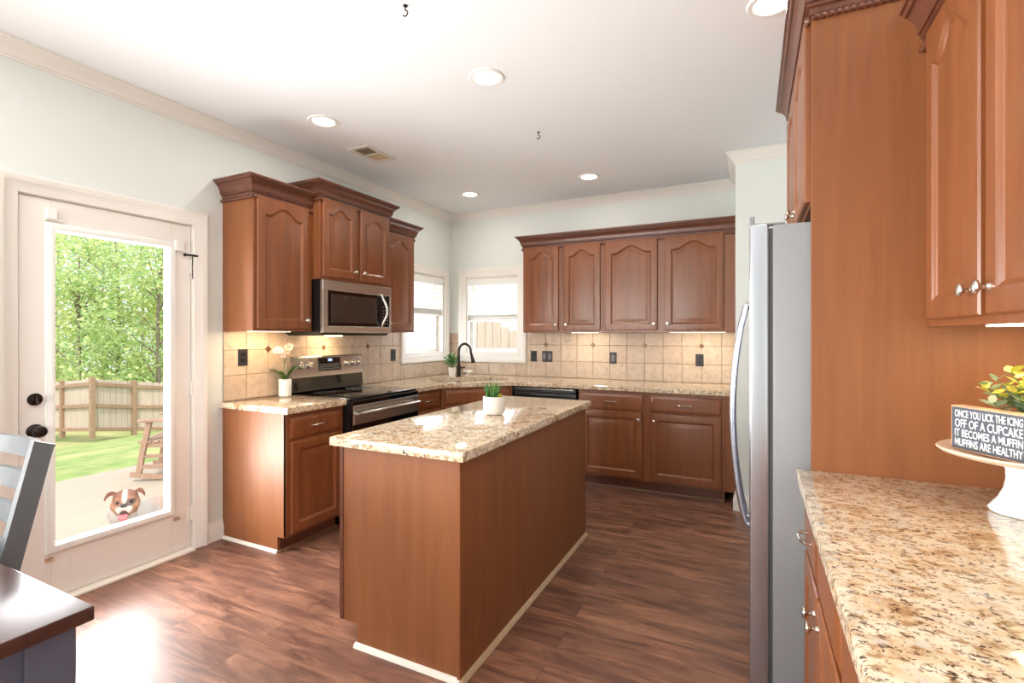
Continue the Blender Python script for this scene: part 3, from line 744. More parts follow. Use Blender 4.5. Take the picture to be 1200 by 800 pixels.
QR = [(0, 0), (.017, 0), (.015, .010), (.009, .017), (0, .019)]
m = MB(); m.sweep(QR, [(.070, .004), (IW+.000, .004)], .0005); tag(m.build('shoe_trim', 'off_white', il), 'pale quarter-round trim')
m = MB(); m.sweep(QR, [(IW+.0005, -.012), (IW+.0005, ID)], .0005); m.build('shoe_trim', 'tan_trim', il)
rs = random.Random(5)
for (xa, za, xb, zb, th) in ((.17, .657, .36, .632, .004), (.15, .598, .24, .601, .0045), (.24, .602, .36, .580, .002), (.205, .175, .222, .150, .002), (.215, .16, .225, .175, .0015)):
    n = 9; up = [(xa+(xb-xa)*i/n, za+(zb-za)*i/n+th*math.sin(PI*i/n)*(.6+.6*rs.random())) for i in range(n+1)]; lo = [(xa+(xb-xa)*i/n, za+(zb-za)*i/n-th*.6*math.sin(PI*i/n)) for i in range(n, -1, -1)]
    poly = up+lo[1:-1]; m = MB(); m.prism(poly, .0034, .0042, lambda a, b, cc: (a, cc, b)); tag(m.build('scuff_mark', 'cherry_side', il), 'pale scuff mark in the finish')

# ------------------------------------------------------------------ tile backsplash
def backsplash(name, wall, regions, x_ref, diamonds, label):
    """regions: (u0,u1,z0,z1) rectangles; tiles on a grid of pitch .1745 clipped to the regions"""
    P = .1745; g = .0035; rows = [.9145, 1.087, 1.260, 1.433]
    pt = (lambda u, z, h: (h+.0006, u, z)) if wall == 'left' else (lambda u, z, h: (u, -h-.0006, z))
    m = MB()
    def slabp(u0, u1, z0, z1, h0, h1, bev):
        L = lambda dd, h: [pt(u0+dd, z0+dd, h), pt(u1-dd, z0+dd, h), pt(u1-dd, z1-dd, h), pt(u0+dd, z1-dd, h)]
        m.rings([L(0, h0), L(0, h1-bev), L(bev, h1)])
    for (u0, u1, z0, z1) in regions:
        m.mat(0); slabp(u0, u1, z0, z1, 0, .0042, .0001); m.mat(1)
        k0 = math.floor((u0-x_ref)/P)
        for r in range(3):
            a, b = max(rows[r], z0), min(rows[r+1], z1)
            if b-a < .02: continue
            for k_ in range(k0, k0+200):
                l, rr = max(x_ref+k_*P, u0), min(x_ref+(k_+1)*P, u1)
                if x_ref+k_*P > u1: break
                if rr-l < .012: continue
                slabp(l+g/2, rr-g/2, a+g/2, b-g/2, .001, .0085, .0018)
    m.mat(2)
    for u in diamonds:
        z = 1.260; q = .026; L = lambda s_, h: [pt(u-s_, z, h), pt(u, z-s_, h), pt(u+s_, z, h), pt(u, z+s_, h)]
        m.rings([L(q, .002), L(q, .0098), L(q-.003, .0115)])
    return tag(m.build(name, ['grout', 'tile', 'accent_tile']), label, 'backsplash')
backsplash('tile_backsplash', 'left', [(-2.803, -.945, .9145, 1.387), (-.945, -.0105, .9145, 1.066), (-.064, -.0105, 1.066, 1.387)], -2.637+.0, [-2.463, -1.94, -1.4165], 'beige square tile backsplash behind the range')
backsplash('tile_backsplash', 'back', [(.0005, .110, 1.06, 1.387), (.0005, .990, .9145, 1.052), (.990, RETX-.0005, .9145, 1.387)], 1.0395, [1.214, 1.7375, 2.261, 2.7845], 'beige square tile backsplash along the back wall')
# outlets and switches
def outlet(loc, rz, label, kind='outlet', w=.072):
    o = thing('wall_outlet' if kind == 'outlet' else 'light_switch', loc, rz, label, 'outlet' if kind == 'outlet' else 'light switch', 'black outlets and switches on the backsplash')
    m = MB(); m.box(-w/2, w/2, -.006, -.0002, -.058, .058, .002); m.build('plate', 'outlet_black', o)
    if kind == 'outlet':
        for z in (.021, -.021):
            m = MB(); m.box(-.017, .017, -.0085, -.005, z-.0145, z+.0145, .003); f_ = m.build('receptacle', 'black_plastic', o)
            m = MB(); m.box(-.008, -.0055, -.0089, -.0083, z-.002, z+.008); m.box(.0055, .008, -.0089, -.0083, z-.002, z+.008); m.box(-.002, .002, -.0089, -.0083, z-.010, z-.006); m.build('slot', 'dark_slot', f_)
    elif kind == 'rocker':
        m = MB(); m.prism([(-.0055, -.033), (-.0085, -.033), (-.012, .0), (-.0085, .033), (-.0055, .033)], -.016, .016, lambda a, b, c: (c, a, b)); m.build('rocker', 'gray_mark', o)
    else:
        for x in (-w*.25, w*.25):
            m = MB(); m.prism([(-.0055, -.033), (-.0085, -.033), (-.012, .0), (-.0085, .033), (-.0055, .033)], x-.016, x+.016, lambda a, b, c: (c, a, b)); m.build('rocker', 'gray_mark', o)
    return o
outlet((.0095, -2.665, 1.208), LEFT, 'black outlet on the tile left of the orchid')
outlet((.0095, -1.060, 1.165), LEFT, 'black outlet on the tile between the range and the window', w=.072)
outlet((1.075, -.0095, 1.135), BACK, 'black outlet on the tile right beside the back window')
outlet((1.232, -.0095, 1.135), BACK, 'wide black double switch right of the back window', 'double', .118)
outlet((1.946, -.0095, 1.132), BACK, 'black rocker switch midway along the back wall tile', 'rocker')
outlet((2.767, -.0095, 1.128), BACK, 'black outlet on the tile at the right end of the back counter')

# ------------------------------------------------------------------ range (local: x across, front -y)
r = thing('range', (.660, -2.327, 0), LEFT, 'stainless electric range with black glass cooktop', 'range')
RW = .766
m = MB(); m.box(.003, RW-.003, .0, .648, .06, .900, .002); m.box(.03, RW-.03, .06, .60, .0, .06); m.build('body', 'black_plastic', r)
m = MB(); m.box(.0, RW, -.012, .610, .900, .918, .004, 2); ck = m.build('cooktop', 'black_glass', r)
m = MB()
for x, y, rr in ((.20, .15, .105), (.57, .15, .085), (.20, .44, .08), (.57, .44, .105)):
    for q in (rr, rr*.62): m.lathe([(q, .9181), (q, .9184), (q-.0025, .9184), (q-.0025, .9181)], (x, y, 0), 40, cap=False)
m.build('burner_ring', 'gray_mark', ck)
m = MB(); m.prism([(.582, .9185), (.572, .925), (.584, 1.055), (.640, 1.055), (.640, .9185)], .004, RW-.004, lambda a, b, c: (c, a, b)); m.build('back_riser', 'black_glass', r)
m = MB(); m.prism([(.566, 1.035), (.584, 1.188), (.590, 1.196), (.648, 1.196), (.648, 1.035)], .0, RW, lambda a, b, c: (c, a, b)); bg = m.build('backguard', 'steel', r)
def bgp(x, z, h=0): t_ = (z-1.035)/.153; return (x, .566+t_*.018-h, z+h*.11)
m = MB(); L = lambda dd, h: [bgp(.262+dd, 1.075+dd, h), bgp(.500-dd, 1.075+dd, h), bgp(.500-dd, 1.180-dd, h), bgp(.262+dd, 1.180-dd, h)]
m.rings([L(0, -.002), L(0, .002), L(.003, .003)]); dsp = m.build('display', 'black_glass', bg)
m = MB()
for i, (xa, xb) in enumerate(((.365, .372), (.377, .389), (.394, .406))): m.rings([[bgp(xa, 1.150, h), bgp(xb, 1.150, h), bgp(xb, 1.170, h), bgp(xa, 1.170, h)] for h in (.0025, .0036)])
m.build('clock_digits', 'blue_digit', dsp)
m = MB()
for i in range(11):
    for j in range(3): m.rings([[bgp(.276+i*.0195, 1.086+j*.018, h), bgp(.286+i*.0195, 1.086+j*.018, h), bgp(.286+i*.0195, 1.093+j*.018, h), bgp(.276+i*.0195, 1.093+j*.018, h)] for h in (.0025, .0034)])
m.build('keypad', 'gray_mark', dsp)
for x in (.085, .165, .565, .635, .705):
    p = bgp(x, 1.128, 0); m = MB(); m.lathe([(0, .002), (.027, .002), (.027, -.006), (.022, -.009), (.020, -.026), (.0175, -.030), (0, -.030)], p, 20, 'y'); m.box(p[0]-.004, p[0]+.004, p[1]-.038, p[1]-.026, p[2]-.019, p[2]+.019, .002)
    tag(m.build('knob', 'steel', bg), 'steel burner knob')
m = MB(); m.box(.004, RW-.004, -.030, -.0005, .770, .8995, .004); m.build('top_trim', 'black_glass', r)
m = MB(); m.box(.006, RW-.006, -.034, -.0005, .21, .866, .003); m.mat(1); m.box(.008, RW-.008, -.040, -.034, .730, .864, .002); od = m.build('oven_door', ['black_glass', 'steel'], r)
m = MB(); m.box(.10, RW-.10, -.0365, -.0335, .32, .66, .001); m.build('oven_window', 'oven_window', od)
m = MB(); m.tube([(.05, -.040, .800), (.05, -.082, .812), (.075, -.090, .814), (RW-.075, -.090, .814), (RW-.05, -.082, .812), (RW-.05, -.040, .800)], [.012, .013, .0145, .0145, .013, .012], 12); m.build('handle', 'steel', od)
m = MB(); m.box(.006, RW-.006, -.030, -.0005, .065, .205, .003); m.build('drawer', 'steel', r)

# ------------------------------------------------------------------ microwave
w_ = thing('microwave', (.400, -2.320, 1.360), LEFT, 'stainless over-the-range microwave under the short cabinet', 'microwave')
MW, MH = .762, .412
m = MB(); m.box(0.001, MW-.001, .022, .388, .012, MH-.001, .002); m.box(.02, MW-.02, .03, .38, .0, .014); m.build('body', 'black_plastic', w_)
m = MB(); m.box(0, MW, -.004, .022, .020, .072, .003); m.box(0, MW, -.004, .022, .335, MH-.002, .003); m.box(0, .050, -.004, .022, .072, .335, .002); m.box(MW-.022, MW, -.004, .022, .072, .335, .002); m.build('front_frame', 'steel', w_)
m = MB(); m.box(.28, .42, .22, .28, -.006, .001, .002); m.build('light_lens', 'bar_lens', w_); lamp('hood_bulb', 'AREA', (.35, .26, -.012), (0, .5, -1), 1.3, (1, .70, .38), .12, .05, 'RECTANGLE', w_)
m = MB(); m.box(.050, .640, -.002, .02, .072, .335, .001); dr = m.build('door', 'black_glass', w_)
m = MB(); m.box(.085, .575, -.0032, -.0015, .098, .308, .001); m.build('door_window', 'oven_window', dr)
m = MB(); m.box(.642, MW-.022, -.002, .02, .072, .335, .001); cp = m.build('control_panel', 'black_glass', w_)
m = MB()
for i in range(3):
    for j in range(6): m.box(.655+i*.026, .668+i*.026, -.0028, -.0016, .095+j*.028, .103+j*.028)
m.build('keypad', 'gray_mark', cp)
m = MB(); m.tube([(.625, -.003, .068), (.622, -.016, .074)]+[(.622+.018*math.sin(PI*i/10)-.0, -.016-.042*math.sin(PI*i/10), .085+.240*i/10) for i in range(1, 10)]+[(.622, -.016, .336), (.625, -.003, .342)], .0105, 12); m.build('handle', 'steel', dr)

# ------------------------------------------------------------------ dishwasher
dw = thing('dishwasher', (1.128, -.612, 0), BACK, 'black dishwasher in the back run beside the sink corner', 'dishwasher')
DW = .640
m = MB(); m.box(.004, DW-.004, .0, .58, .10, .868, .002); m.box(.02, DW-.02, .06, .5, .0, .10); m.build('body', 'black_plastic', dw)
m = MB(); m.box(.006, DW-.006, -.028, -.0005, .11, .735, .004); m.build('door', 'black_plastic', dw)
m = MB()
m.prism([(-.030, .742), (-.030, .782), (-.016, .792), (-.016, .822), (-.034, .832), (-.034, .862), (-.0005, .866), (-.0005, .742)], .006, DW-.006, lambda a, b, c: (c, a, b)); cpn = m.build('control_panel', 'black_plastic', dw)
m = MB(); m.tube([(.20, -.030, .812), (.24, -.037, .803), (DW/2, -.040, .799), (DW-.24, -.037, .803), (DW-.20, -.030, .812)], .007, 8); m.build('handle', 'gasket', cpn)
m = MB(); m.box(.03, DW-.03, -.0355, -.0335, .856, .861); tag(m.build('trim_strip', 'nickel', cpn), 'thin bright metal strip')
m = MB(); m.box(.006, DW-.006, .03, .05, .005, .10); m.build('kick_plate', 'black_plastic', dw)

# ------------------------------------------------------------------ refrigerator (faces -x)
fr = thing('refrigerator', (3.276, -2.085, 0), RIGHT, 'tall stainless refrigerator with grey side beside the tall wooden panel', 'refrigerator')
FW = .895
m = MB(); m.box(0, FW, 0, .690, .025, 1.752, .006, 2); m.box(.03, FW-.03, .03, .66, 0, .03); m.build('body', 'fridge_side', fr)
m = MB(); m.box(.012, FW-.012, -.013, .001, .10, 1.742); m.build('door_gasket', 'gasket', fr)
def fdoor(x0, x1, hx):
    m = MB(); m.box(x0, x1, -.075, -.013, .085, 1.758, .010, 3); o = m.build('door', 'fridge_steel', fr)
    m = MB(); pts = [(hx, -.074, .545), (hx, -.088, .552)]
    for i in range(0, 13):
        t_ = i/12; pts.append((hx, -.092-.052*math.sin(PI*t_)**.8, .56+.92*t_))
    pts += [(hx, -.088, 1.488), (hx, -.074, 1.495)]
    m.tube(pts, .0125, 12); m.build('handle', 'fridge_steel', o)
    return o
fdoor(.002, FW/2-.004, FW/2-.050); fdoor(FW/2+.004, FW-.002, FW/2+.050)
for x in (.05, FW-.05):
    m = MB(); m.box(x-.03, x+.03, -.074, -.058, 1.7585, 1.792, .002); m.box(x-.012, x+.012, -.058, .04, 1.7585, 1.768, .002); m.build('hinge_cover', 'fridge_side', fr)
m = MB(); m.box(.006, FW-.006, -.05, .02, .012, .078, .003); m.build('toe_grille', 'gasket', fr)

# ------------------------------------------------------------------ plants and decor
rnd = random.Random(11)
def orchid():
    o = thing('potted_orchid', (.11, -2.40, .914), 0, 'pink orchid in a white cylinder pot on the counter by the range', 'potted plant')
    m = MB(); m.lathe([(0, .0003), (.040, .0003), (.044, .004), (.044, .122), (.042, .126), (.039, .124), (.038, .108), (0, .108)], n=28); m.build('pot', 'ceramic', o)
    m = MB(); m.lathe([(0, .1085), (.037, .1085), (.02, .114), (0, .116)], n=16, cap=False); m.build('moss', 'soil', o)
    for az, L, dz in ((-.9, .10, .05), (.25, .13, .11), (1.5, .12, .09), (2.7, .11, .05), (3.6, .13, .085), (5.0, .09, .07)):
        m = MB(); loops = []
        for i in range(9):
            t_ = i/8; rr = L*t_; z = .112+dz*math.sin(t_*1.9)/.95; ww = .021*math.sin(PI*min(1, t_*.93+.06))**.6
            c_ = Vector((math.cos(az)*rr, math.sin(az)*rr, z)); sd = Vector((-math.sin(az), math.cos(az), 0))*ww
            loops.append([c_-sd, c_+Vector((0, 0, -.004)), c_+sd, c_+Vector((0, 0, -.0065))])
        m.rings(loops); m.build('leaf', 'orchid_leaf', o)
    for az, hh, bend in ((-1.57, .235, .075), (1.4, .26, .035)):
        pts = []; 
        for i in range(13):
            t_ = i/12; pts.append((math.cos(az)*bend*t_**2, math.sin(az)*bend*t_**2, .112+hh*math.sin(t_*1.75)/1.0*.98))
        m = MB(); m.tube(pts, .0022, 6); st = m.build('stem', 'orchid_leaf', o)
        for j, ix in enumerate((12, 11, 9, 7)):
            p = Vector(pts[ix]); fw = Vector((.85, -.45+.4*(j % 2), .1)).normalized(); sd = fw.cross(Vector((0, 0, 1))).normalized(); up = sd.cross(fw)
            m = MB()
            for k_ in range(5):
                a = PI/2+k_*2*PI/5; dv = sd*math.cos(a)+up*math.sin(a); m.leaf(p+fw*.004, p+fw*.010+dv*.030, .012, fw, .002)
            m.mat(1); m.ellipsoid(p+fw*.010, (.005, .005, .006), u=8, v=6); m.build('flower', ['orchid_petal', 'orchid_heart'], st, recalc=False)
    m = MB(); m.tube([(.012, .0, .11), (.014, .004, .24)], .012, 8); tag(m.build('root_stake', 'bark', o), 'dark moss stake')
orchid()
def succulent():
    o = thing('potted_succulent', (1.894, -2.470, .914), 0, 'small spiky green plant in a white pot on the island', 'potted plant')
    m = MB(); m.lathe([(0, .0003), (.044, .0003), (.054, .006), (.062, .022), (.063, .10), (.061, .104), (.058, .101), (.057, .088), (0, .088)], n=32); m.build('pot', 'ceramic_matte', o)
    m = MB(); m.lathe([(0, .0885), (.056, .0885), (.03, .094), (0, .095)], n=20, cap=False); m.build('soil', 'soil', o)
    m = MB()
    for i in range(46):
        a = rnd.uniform(0, 2*PI); q = rnd.uniform(0, .028); L = rnd.uniform(.055, .105); lean = rnd.uniform(.0, .045)
        b = Vector((-.014*math.cos(.45)+q*math.cos(a), -.014*math.sin(.45)+q*math.sin(a), .09)); t_ = b+Vector((math.cos(a)*lean, math.sin(a)*lean, L))
        m.tube([b, b.lerp(t_, .5)+Vector((0, 0, .004)), t_], [.0036, .0030, .0006], 5)
    m.build('spiky_leaves', 'succulent_leaf', o, 80)
    m = MB()
    for (cx_, cy_, rr) in ((.030, .016, .026), (.040, -.012, .020)):
        for i in range(22):
            a = i*2.4; e = .15+1.2*(i/22); L = rr*(1-.35*i/22); b = Vector((cx_, cy_, .093+.010*i/22)); t_ = b+Vector((math.cos(a)*math.cos(e)*L, math.sin(a)*math.cos(e)*L, math.sin(e)*L*1.1))
            m.leaf(b, t_, .0075, (0, 0, 1), .002)
    m.build('rosette', 'tip_leaf', o, recalc=False)
succulent()
def sink_plant():
    o = thing('potted_plant', (.215, -.305, .914), 0, 'bushy green plant in a white pot behind the faucet', 'potted plant')
    m = MB(); m.lathe([(0, .0003), (.036, .0003), (.046, .085), (.047, .09), (.044, .09), (.042, .075), (0, .075)], n=24); m.build('pot', 'ceramic', o)
    m = MB(); m.lathe([(0, .0755), (.041, .0755), (0, .08)], n=16, cap=False); m.build('soil', 'soil', o)
    m = MB()
    for i in range(260):
        a = rnd.uniform(0, 2*PI); e = rnd.uniform(-.5, 1.5); rr = rnd.uniform(.02, .090)
        b = Vector((math.cos(a)*math.cos(e)*rr, math.sin(a)*math.cos(e)*rr, .155+math.sin(e)*rr)); dv = Vector((rnd.gauss(0, 1), rnd.gauss(0, 1), rnd.gauss(.3, 1))).normalized()
        m.leaf(b, b+dv*.030, .010, (rnd.gauss(0, .5), rnd.gauss(0, .5), 1), .002)
    m.build('foliage', 'plant_leaf', o, recalc=False)
    m = MB()
    for i in range(9):
        a = i*.7; m.tube([(0, 0, .077), (math.cos(a)*.02, math.sin(a)*.02, .12), (math.cos(a)*.05, math.sin(a)*.05, .17)], .0018, 5)
    m.build('stems', 'orchid_leaf', o)
    d_ = thing('soap_dish', (.375, -.245, .914), 0, 'small white footed dish beside the bushy plant', 'dish')
    m = MB(); m.lathe([(0, .0003), (.032, .0003), (.033, .004), (.014, .012), (.012, .026), (.050, .042), (.060, .052), (.058, .054), (.046, .046), (0, .040)], n=28); m.build('dish', 'ceramic', d_)
    m = MB(); m.box(-.026, .026, -.017, .017, .0415, .064, .007, 3); m.build('soap_bar', 'off_white', d_)
sink_plant()
# cake stand, sign and leafy sprig on the right counter
CX, CY = 3.822, -3.262
cs = thing('cake_stand', (CX, CY, .914), 0, 'white footed cake stand on the right counter', 'cake stand')
m = MB(); m.lathe([(0, .0003), (.062, .0003), (.064, .006), (.058, .014), (.044, .035), (.034, .060), (.030, .085), (.031, .108), (.040, .122), (.060, .128), (0, .130)], n=36); m.build('foot', 'stand_ceramic', cs)
m = MB(); pf = []
m.lathe([(0, .1305), (.060, .1285), (.120, .133), (.158, .143), (.166, .150), (.163, .154), (.150, .150), (.120, .1425), (0, .1395)], n=44); m.build('plate', 'stand_plate', cs)
PZ = .914+.1405
ang = math.pi/2+.5219                                       # the sign runs away from the camera towards the back left
dirv = Vector((math.cos(ang), math.sin(ang), 0)); nrm = Vector((-dirv.y, dirv.x, 0))    # nrm faces the kitchen side
sg = thing('box_sign', (0, 0, 0), 0, 'grey box sign with white muffin saying on the cake stand', 'sign')
SL, SH, SD = .192, .117, .038
sg.location = (3.7415, -3.306, PZ+.004); sg.rotation_euler = (0, 0, ang+PI)      # local x runs left to right seen from the front
m = MB()
m.box(-SL/2, SL/2, 0, SD, 0.0003, SH, .0015); m.build('box', 'sign_wood', sg)
m = MB(); m.box(-SL/2+.004, SL/2-.004, -.0012, .0, .004, SH-.004, .0004); face = m.build('face', 'sign_black', sg)
def text_mesh(txt, width, height, parent, name, mat, x, z, y, thick=.0006):
    cu = bpy.data.curves.new('tx', 'FONT'); cu.body = txt; cu.size = 1; cu.extrude = .0; cu.offset = .013; cu.resolution_u = 3
    ob = bpy.data.objects.new('tx', cu); COL.objects.link(ob)
    dg = bpy.context.evaluated_depsgraph_get(); me = bpy.data.meshes.new_from_object(ob.evaluated_get(dg))
    bpy.data.objects.remove(ob); bpy.data.curves.remove(cu)
    xs = [v_.co.x for v_ in me.vertices]; ys = [v_.co.y for v_ in me.vertices]
    x0_, x1_, y0_, y1_ = min(xs), max(xs), min(ys), max(ys)
    for v_ in me.vertices:
        px = (v_.co.x-x0_)/(x1_-x0_)*width; py = (v_.co.y-y0_)/(y1_-y0_)*height
        v_.co = (x+px, y, z+py)
    bm = bmesh.new(); bm.from_mesh(me)
    res = bmesh.ops.extrude_face_region(bm, geom=list(bm.faces)); bmesh.ops.translate(bm, vec=(0, -thick, 0), verts=[g for g in res['geom'] if isinstance(g, bmesh.types.BMVert)])
    bmesh.ops.recalc_face_normals(bm, faces=bm.faces); bm.to_mesh(me); bm.free()
    me.name = name; me.materials.clear(); me.materials.append(MATS[mat])
    o = bpy.data.objects.new(name, me); COL.objects.link(o); o.parent = parent; return o
TX = -SL/2+.013; TW = SL-.026
for txt, z, hh in (('ONCE YOU LICK THE ICING', .087, .020), ('OFF OF A CUPCAKE', .0605, .0225), ('IT BECOMES A MUFFIN', .036, .0205), ('MUFFINS ARE HEALTHY', .011, .0205)):
    text_mesh(txt, TW, hh, face, 'lettering', 'sign_letter', TX, z, -.0012)
pl = thing('potted_greenery', (CX+.045, CY+.005, PZ+.001), 0, 'leafy sprig with yellow tips behind the sign on the cake stand', 'potted plant')
m = MB(); m.lathe([(0, .0003), (.034, .0003), (.042, .07), (.043, .075), (.040, .075), (.038, .062), (0, .062)], n=24); m.build('pot', 'stand_ceramic', pl)
m = MB(); m2 = MB(); m3 = MB()
for i in range(34):
    a = rnd.uniform(0, 2*PI); lean = rnd.uniform(.03, .13); hgt = rnd.uniform(.05, .17)-.35*max(0, lean-.06)
    P = [Vector((math.cos(a)*lean*t_**1.5, math.sin(a)*lean*t_**1.5, .06+hgt*t_)) for t_ in (0, .25, .5, .75, 1)]
    if CX+.045+P[-1].x > 3.965: P = [Vector((min(p.x, .09), p.y, p.z)) for p in P]
    m3.tube(P, .0013, 5)
    for k_ in range(1, 9):
        t_ = .25+.75*k_/8; q = t_*4; i0 = min(3, int(q)); c_ = P[i0].lerp(P[i0+1], q-i0)
        for s_ in (-1, 1):
            aa = a+s_*1.3+rnd.uniform(-.5, .5)+k_*1.1; dv = Vector((math.cos(aa), math.sin(aa), rnd.uniform(.0, .8))).normalized(); L = rnd.uniform(.026, .044)
            (m2 if t_ > .7 and hgt > .10 and i % 3 else m).leaf(c_, c_+dv*L, .0095, (rnd.gauss(0, .4), rnd.gauss(0, .4), 1), .0015)
m3.build('stems', 'orchid_leaf', pl); m.build('leaves', 'pale_leaf', pl, recalc=False); tag(m2.build('tip_leaves', 'tip_leaf', pl, recalc=False), 'yellow-green tip leaves')

# ------------------------------------------------------------------ dining table and chair
tb = thing('dining_table', (1.89, -4.36, 0), 0, 'dark wood table corner with grey-blue base in the lower left', 'dining table')
TL, TD = 1.75, 1.0                                  # extends to -x and -y from its far right corner
m = MB(); m.box(-TL, 0, -TD, 0, .728, .760, .004, 2); m.build('tabletop', 'table_wood', tb)
m = MB(); m.box(-TL+.06, -.06, -.062, -.040, .625, .7275, .002); m.box(-TL+.06, -.06, -TD+.04, -TD+.062, .625, .7275, .002); m.box(-.062, -.040, -TD+.06, -.06, .625, .7275, .002); m.box(-TL+.04, -TL+.062, -TD+.06, -.06, .625, .7275, .002); m.build('apron', 'grey_blue_paint', tb)
for lx in (-.066, -TL+.066):
    for ly in (-.066, -TD+.066):
        m = MB(); m.box(lx-.043, lx+.043, ly-.043, ly+.043, .56, .7275, .004)
        m.rings([[(lx+q*sx_, ly+q*sy_, z) for sx_, sy_ in ((-1, -1), (1, -1), (1, 1), (-1, 1))] for q, z in ((.041, .56), (.034, .55), (.040, .53), (.034, .30), (.027, .0))]); m.build('leg', 'grey_blue_paint', tb)
# ladder-back chair tucked in on the far side, facing the table (-y)
ch = thing('dining_chair', (.99, -4.45, 0), 0, 'grey ladder-back dining chair tucked behind the dark table', 'dining chair')
def back_y(z): return .13 + (0 if z < .45 else (z-.45)*.225)   # rear posts lean away from the table
PX = .205
for sx_ in (-1, 1):
    m = MB(); L_ = []
    for z in (0, .2, .45, .6, .75, .9, 1.005, 1.035):
        y = back_y(z)+(.03*(.45-z)/.45 if z < .45 else 0); dd = .027
        L_.append([(sx_*PX-.014, y-dd, z), (sx_*PX+.014, y-dd, z), (sx_*PX+.014, y+dd, z), (sx_*PX-.014, y+dd, z)])
    L_[-1] = [(p[0], p[1], p[2]-(.022 if i in (2, 3) else 0)) for i, p in enumerate(L_[-1])]
    m.rings(L_); m.build('rear_post', 'grey_paint', ch)
    m = MB(); m.rings([[(sx_*(PX-.005)+q*a, -.255+q*b, z) for a, b in ((-1, -1), (1, -1), (1, 1), (-1, 1))] for q, z in ((.015, 0), (.019, .43))]); m.build('front_leg', 'grey_paint', ch)
    m = MB(); m.tube([(sx_*PX, -.25, .22), (sx_*PX, .14, .22)], .011, 8); m.build('stretcher', 'grey_paint', ch)
for z, hh in ((.965, .055), (.865, .055), (.765, .055), (.655, .055), (.55, .05)):
    m = MB(); L_ = []
    for i in range(11):
        x = -PX+.013+(2*PX-.026)*i/10; bow = .028*(1-(2*i/10-1)**2)
        L_.append([(x, back_y(z)+bow-.009, z), (x, back_y(z)+bow+.009, z), (x, back_y(z+hh)+bow+.009, z+hh), (x, back_y(z+hh)+bow-.009, z+hh)])
    m.rings(L_); m.build('slat', 'grey_paint', ch)
m = MB(); m.prism([(-.225, -.285), (.225, -.285), (.205, .125), (-.205, .125)], .43, .455); m.build('seat', 'grey_paint', ch)

# ------------------------------------------------------------------ outdoors
PZ0 = -.15
m = MB(); m.box(-3.25, -.152, -8, 1.2, PZ0-.12, PZ0, .01); struct('patio', m, 'concrete', 'sunlit pale concrete patio outside the door', 'patio')
m = MB(); nx, ny = 30, 30; gv = []
def lawn_z(x, y):
    dd = max(0, -3.0-x); t_ = min(1, dd/12); return PZ0-.05-1.62*t_ + .03*math.sin(x*1.7+y)*min(1, dd)
for i in range(nx+1):
    gv.append([m.bm.verts.new((-3.0-i*1.6, -16+j*2.0, lawn_z(-3.0-i*1.6, -16+j*2.0))) for j in range(ny+1)])
for i in range(nx):
    for j in range(ny): m.bm.faces.new((gv[i][j], gv[i+1][j], gv[i+1][j+1], gv[i][j+1]))
struct('lawn', m, 'grass', 'sunny green lawn sloping down to the fence', 'lawn')
m = MB(); m.box(-3.0, 14, T+.01, 30, -.6, -.30); struct('side_yard', m, 'grass', 'grass strip behind the house', 'lawn')
def fence(name, posts, label, hgt, board=.14):
    f_ = thing(name, posts[0], 0, label, 'fence'); o = Vector(posts[0])
    for a, b in zip(posts, posts[1:]):
        A = Vector(a)-o; B = Vector(b)-o; L = (B-A).length; dv = (B-A).normalized(); h_ = Vector((dv.x, dv.y, 0)).normalized(); nn = Vector((h_.y, -h_.x, 0))
        if nn.dot(Vector((3.2, -4.9, 0))-Vector(a)) < 0: nn = -nn
        m = MB(); k_ = int(L/board); bw = L/k_
        for i in range(k_):
            p0 = A+dv*(i*bw+.004)-nn*.03; p1 = A+dv*((i+1)*bw-.004)-nn*.03; dz = rnd.uniform(-.012, .012)
            q = [p0, p1, p1-nn*.018, p0-nn*.018]
            m.rings([[v_+Vector((0, 0, .08)) for v_ in q], [v_+Vector((0, 0, hgt-.03+dz)) for v_ in q], [v_.lerp((q[0]+q[1]+q[2]+q[3])/4, .35)+Vector((0, 0, hgt+dz)) for v_ in q]])
        m.build('boards', 'fence_wood', f_)
        m = MB()
        for zz in (.14, hgt*.52, hgt-.14):
            q0 = A+nn*.0+Vector((0, 0, zz)); q1 = B+nn*0+Vector((0, 0, zz)); sx_ = nn*.03; u_ = Vector((0, 0, .045))
            m.rings([[q0-sx_-u_, q0+sx_-u_, q0+sx_+u_, q0-sx_+u_], [q1-sx_-u_, q1+sx_-u_, q1+sx_+u_, q1-sx_+u_]])
        m.build('rail', 'fence_rail', f_)
    for p in posts:
        q = Vector(p)-o; m = MB(); m.box(q.x-.055, q.x+.055, q.y-.055, q.y+.055, q.z-.1, q.z+hgt+.04, .006); m.build('post', 'fence_rail', f_)
def at(u, v, Z):
    X = (u-600)/578.5; Y = -(v-392.6)/578.5; sa, ca = math.sin(CAM_YAW), math.cos(CAM_YAW)
    return (cam.location.x+Z*(X*ca-sa), cam.location.y+Z*(X*sa+ca), cam.location.z+Z*Y)
FP = [at(28, 508, 14.6), at(73, 509, 14.2), at(108, 509, 13.4), at(157, 508, 14.4), at(208, 507, 15.2), at(262, 505, 16.2)]
FP = [FP[0][:2]+(FP[0][2],)]+FP[1:]
far0 = (FP[0][0]-2.0, FP[0][1]-2.4, FP[0][2]); far1 = (FP[-1][0]+2.0, FP[-1][1]+2.6, FP[-1][2]+.1)
fence('yard_fence', [far0]+FP+[far1], 'weathered board fence with posts across the back yard', 1.52)
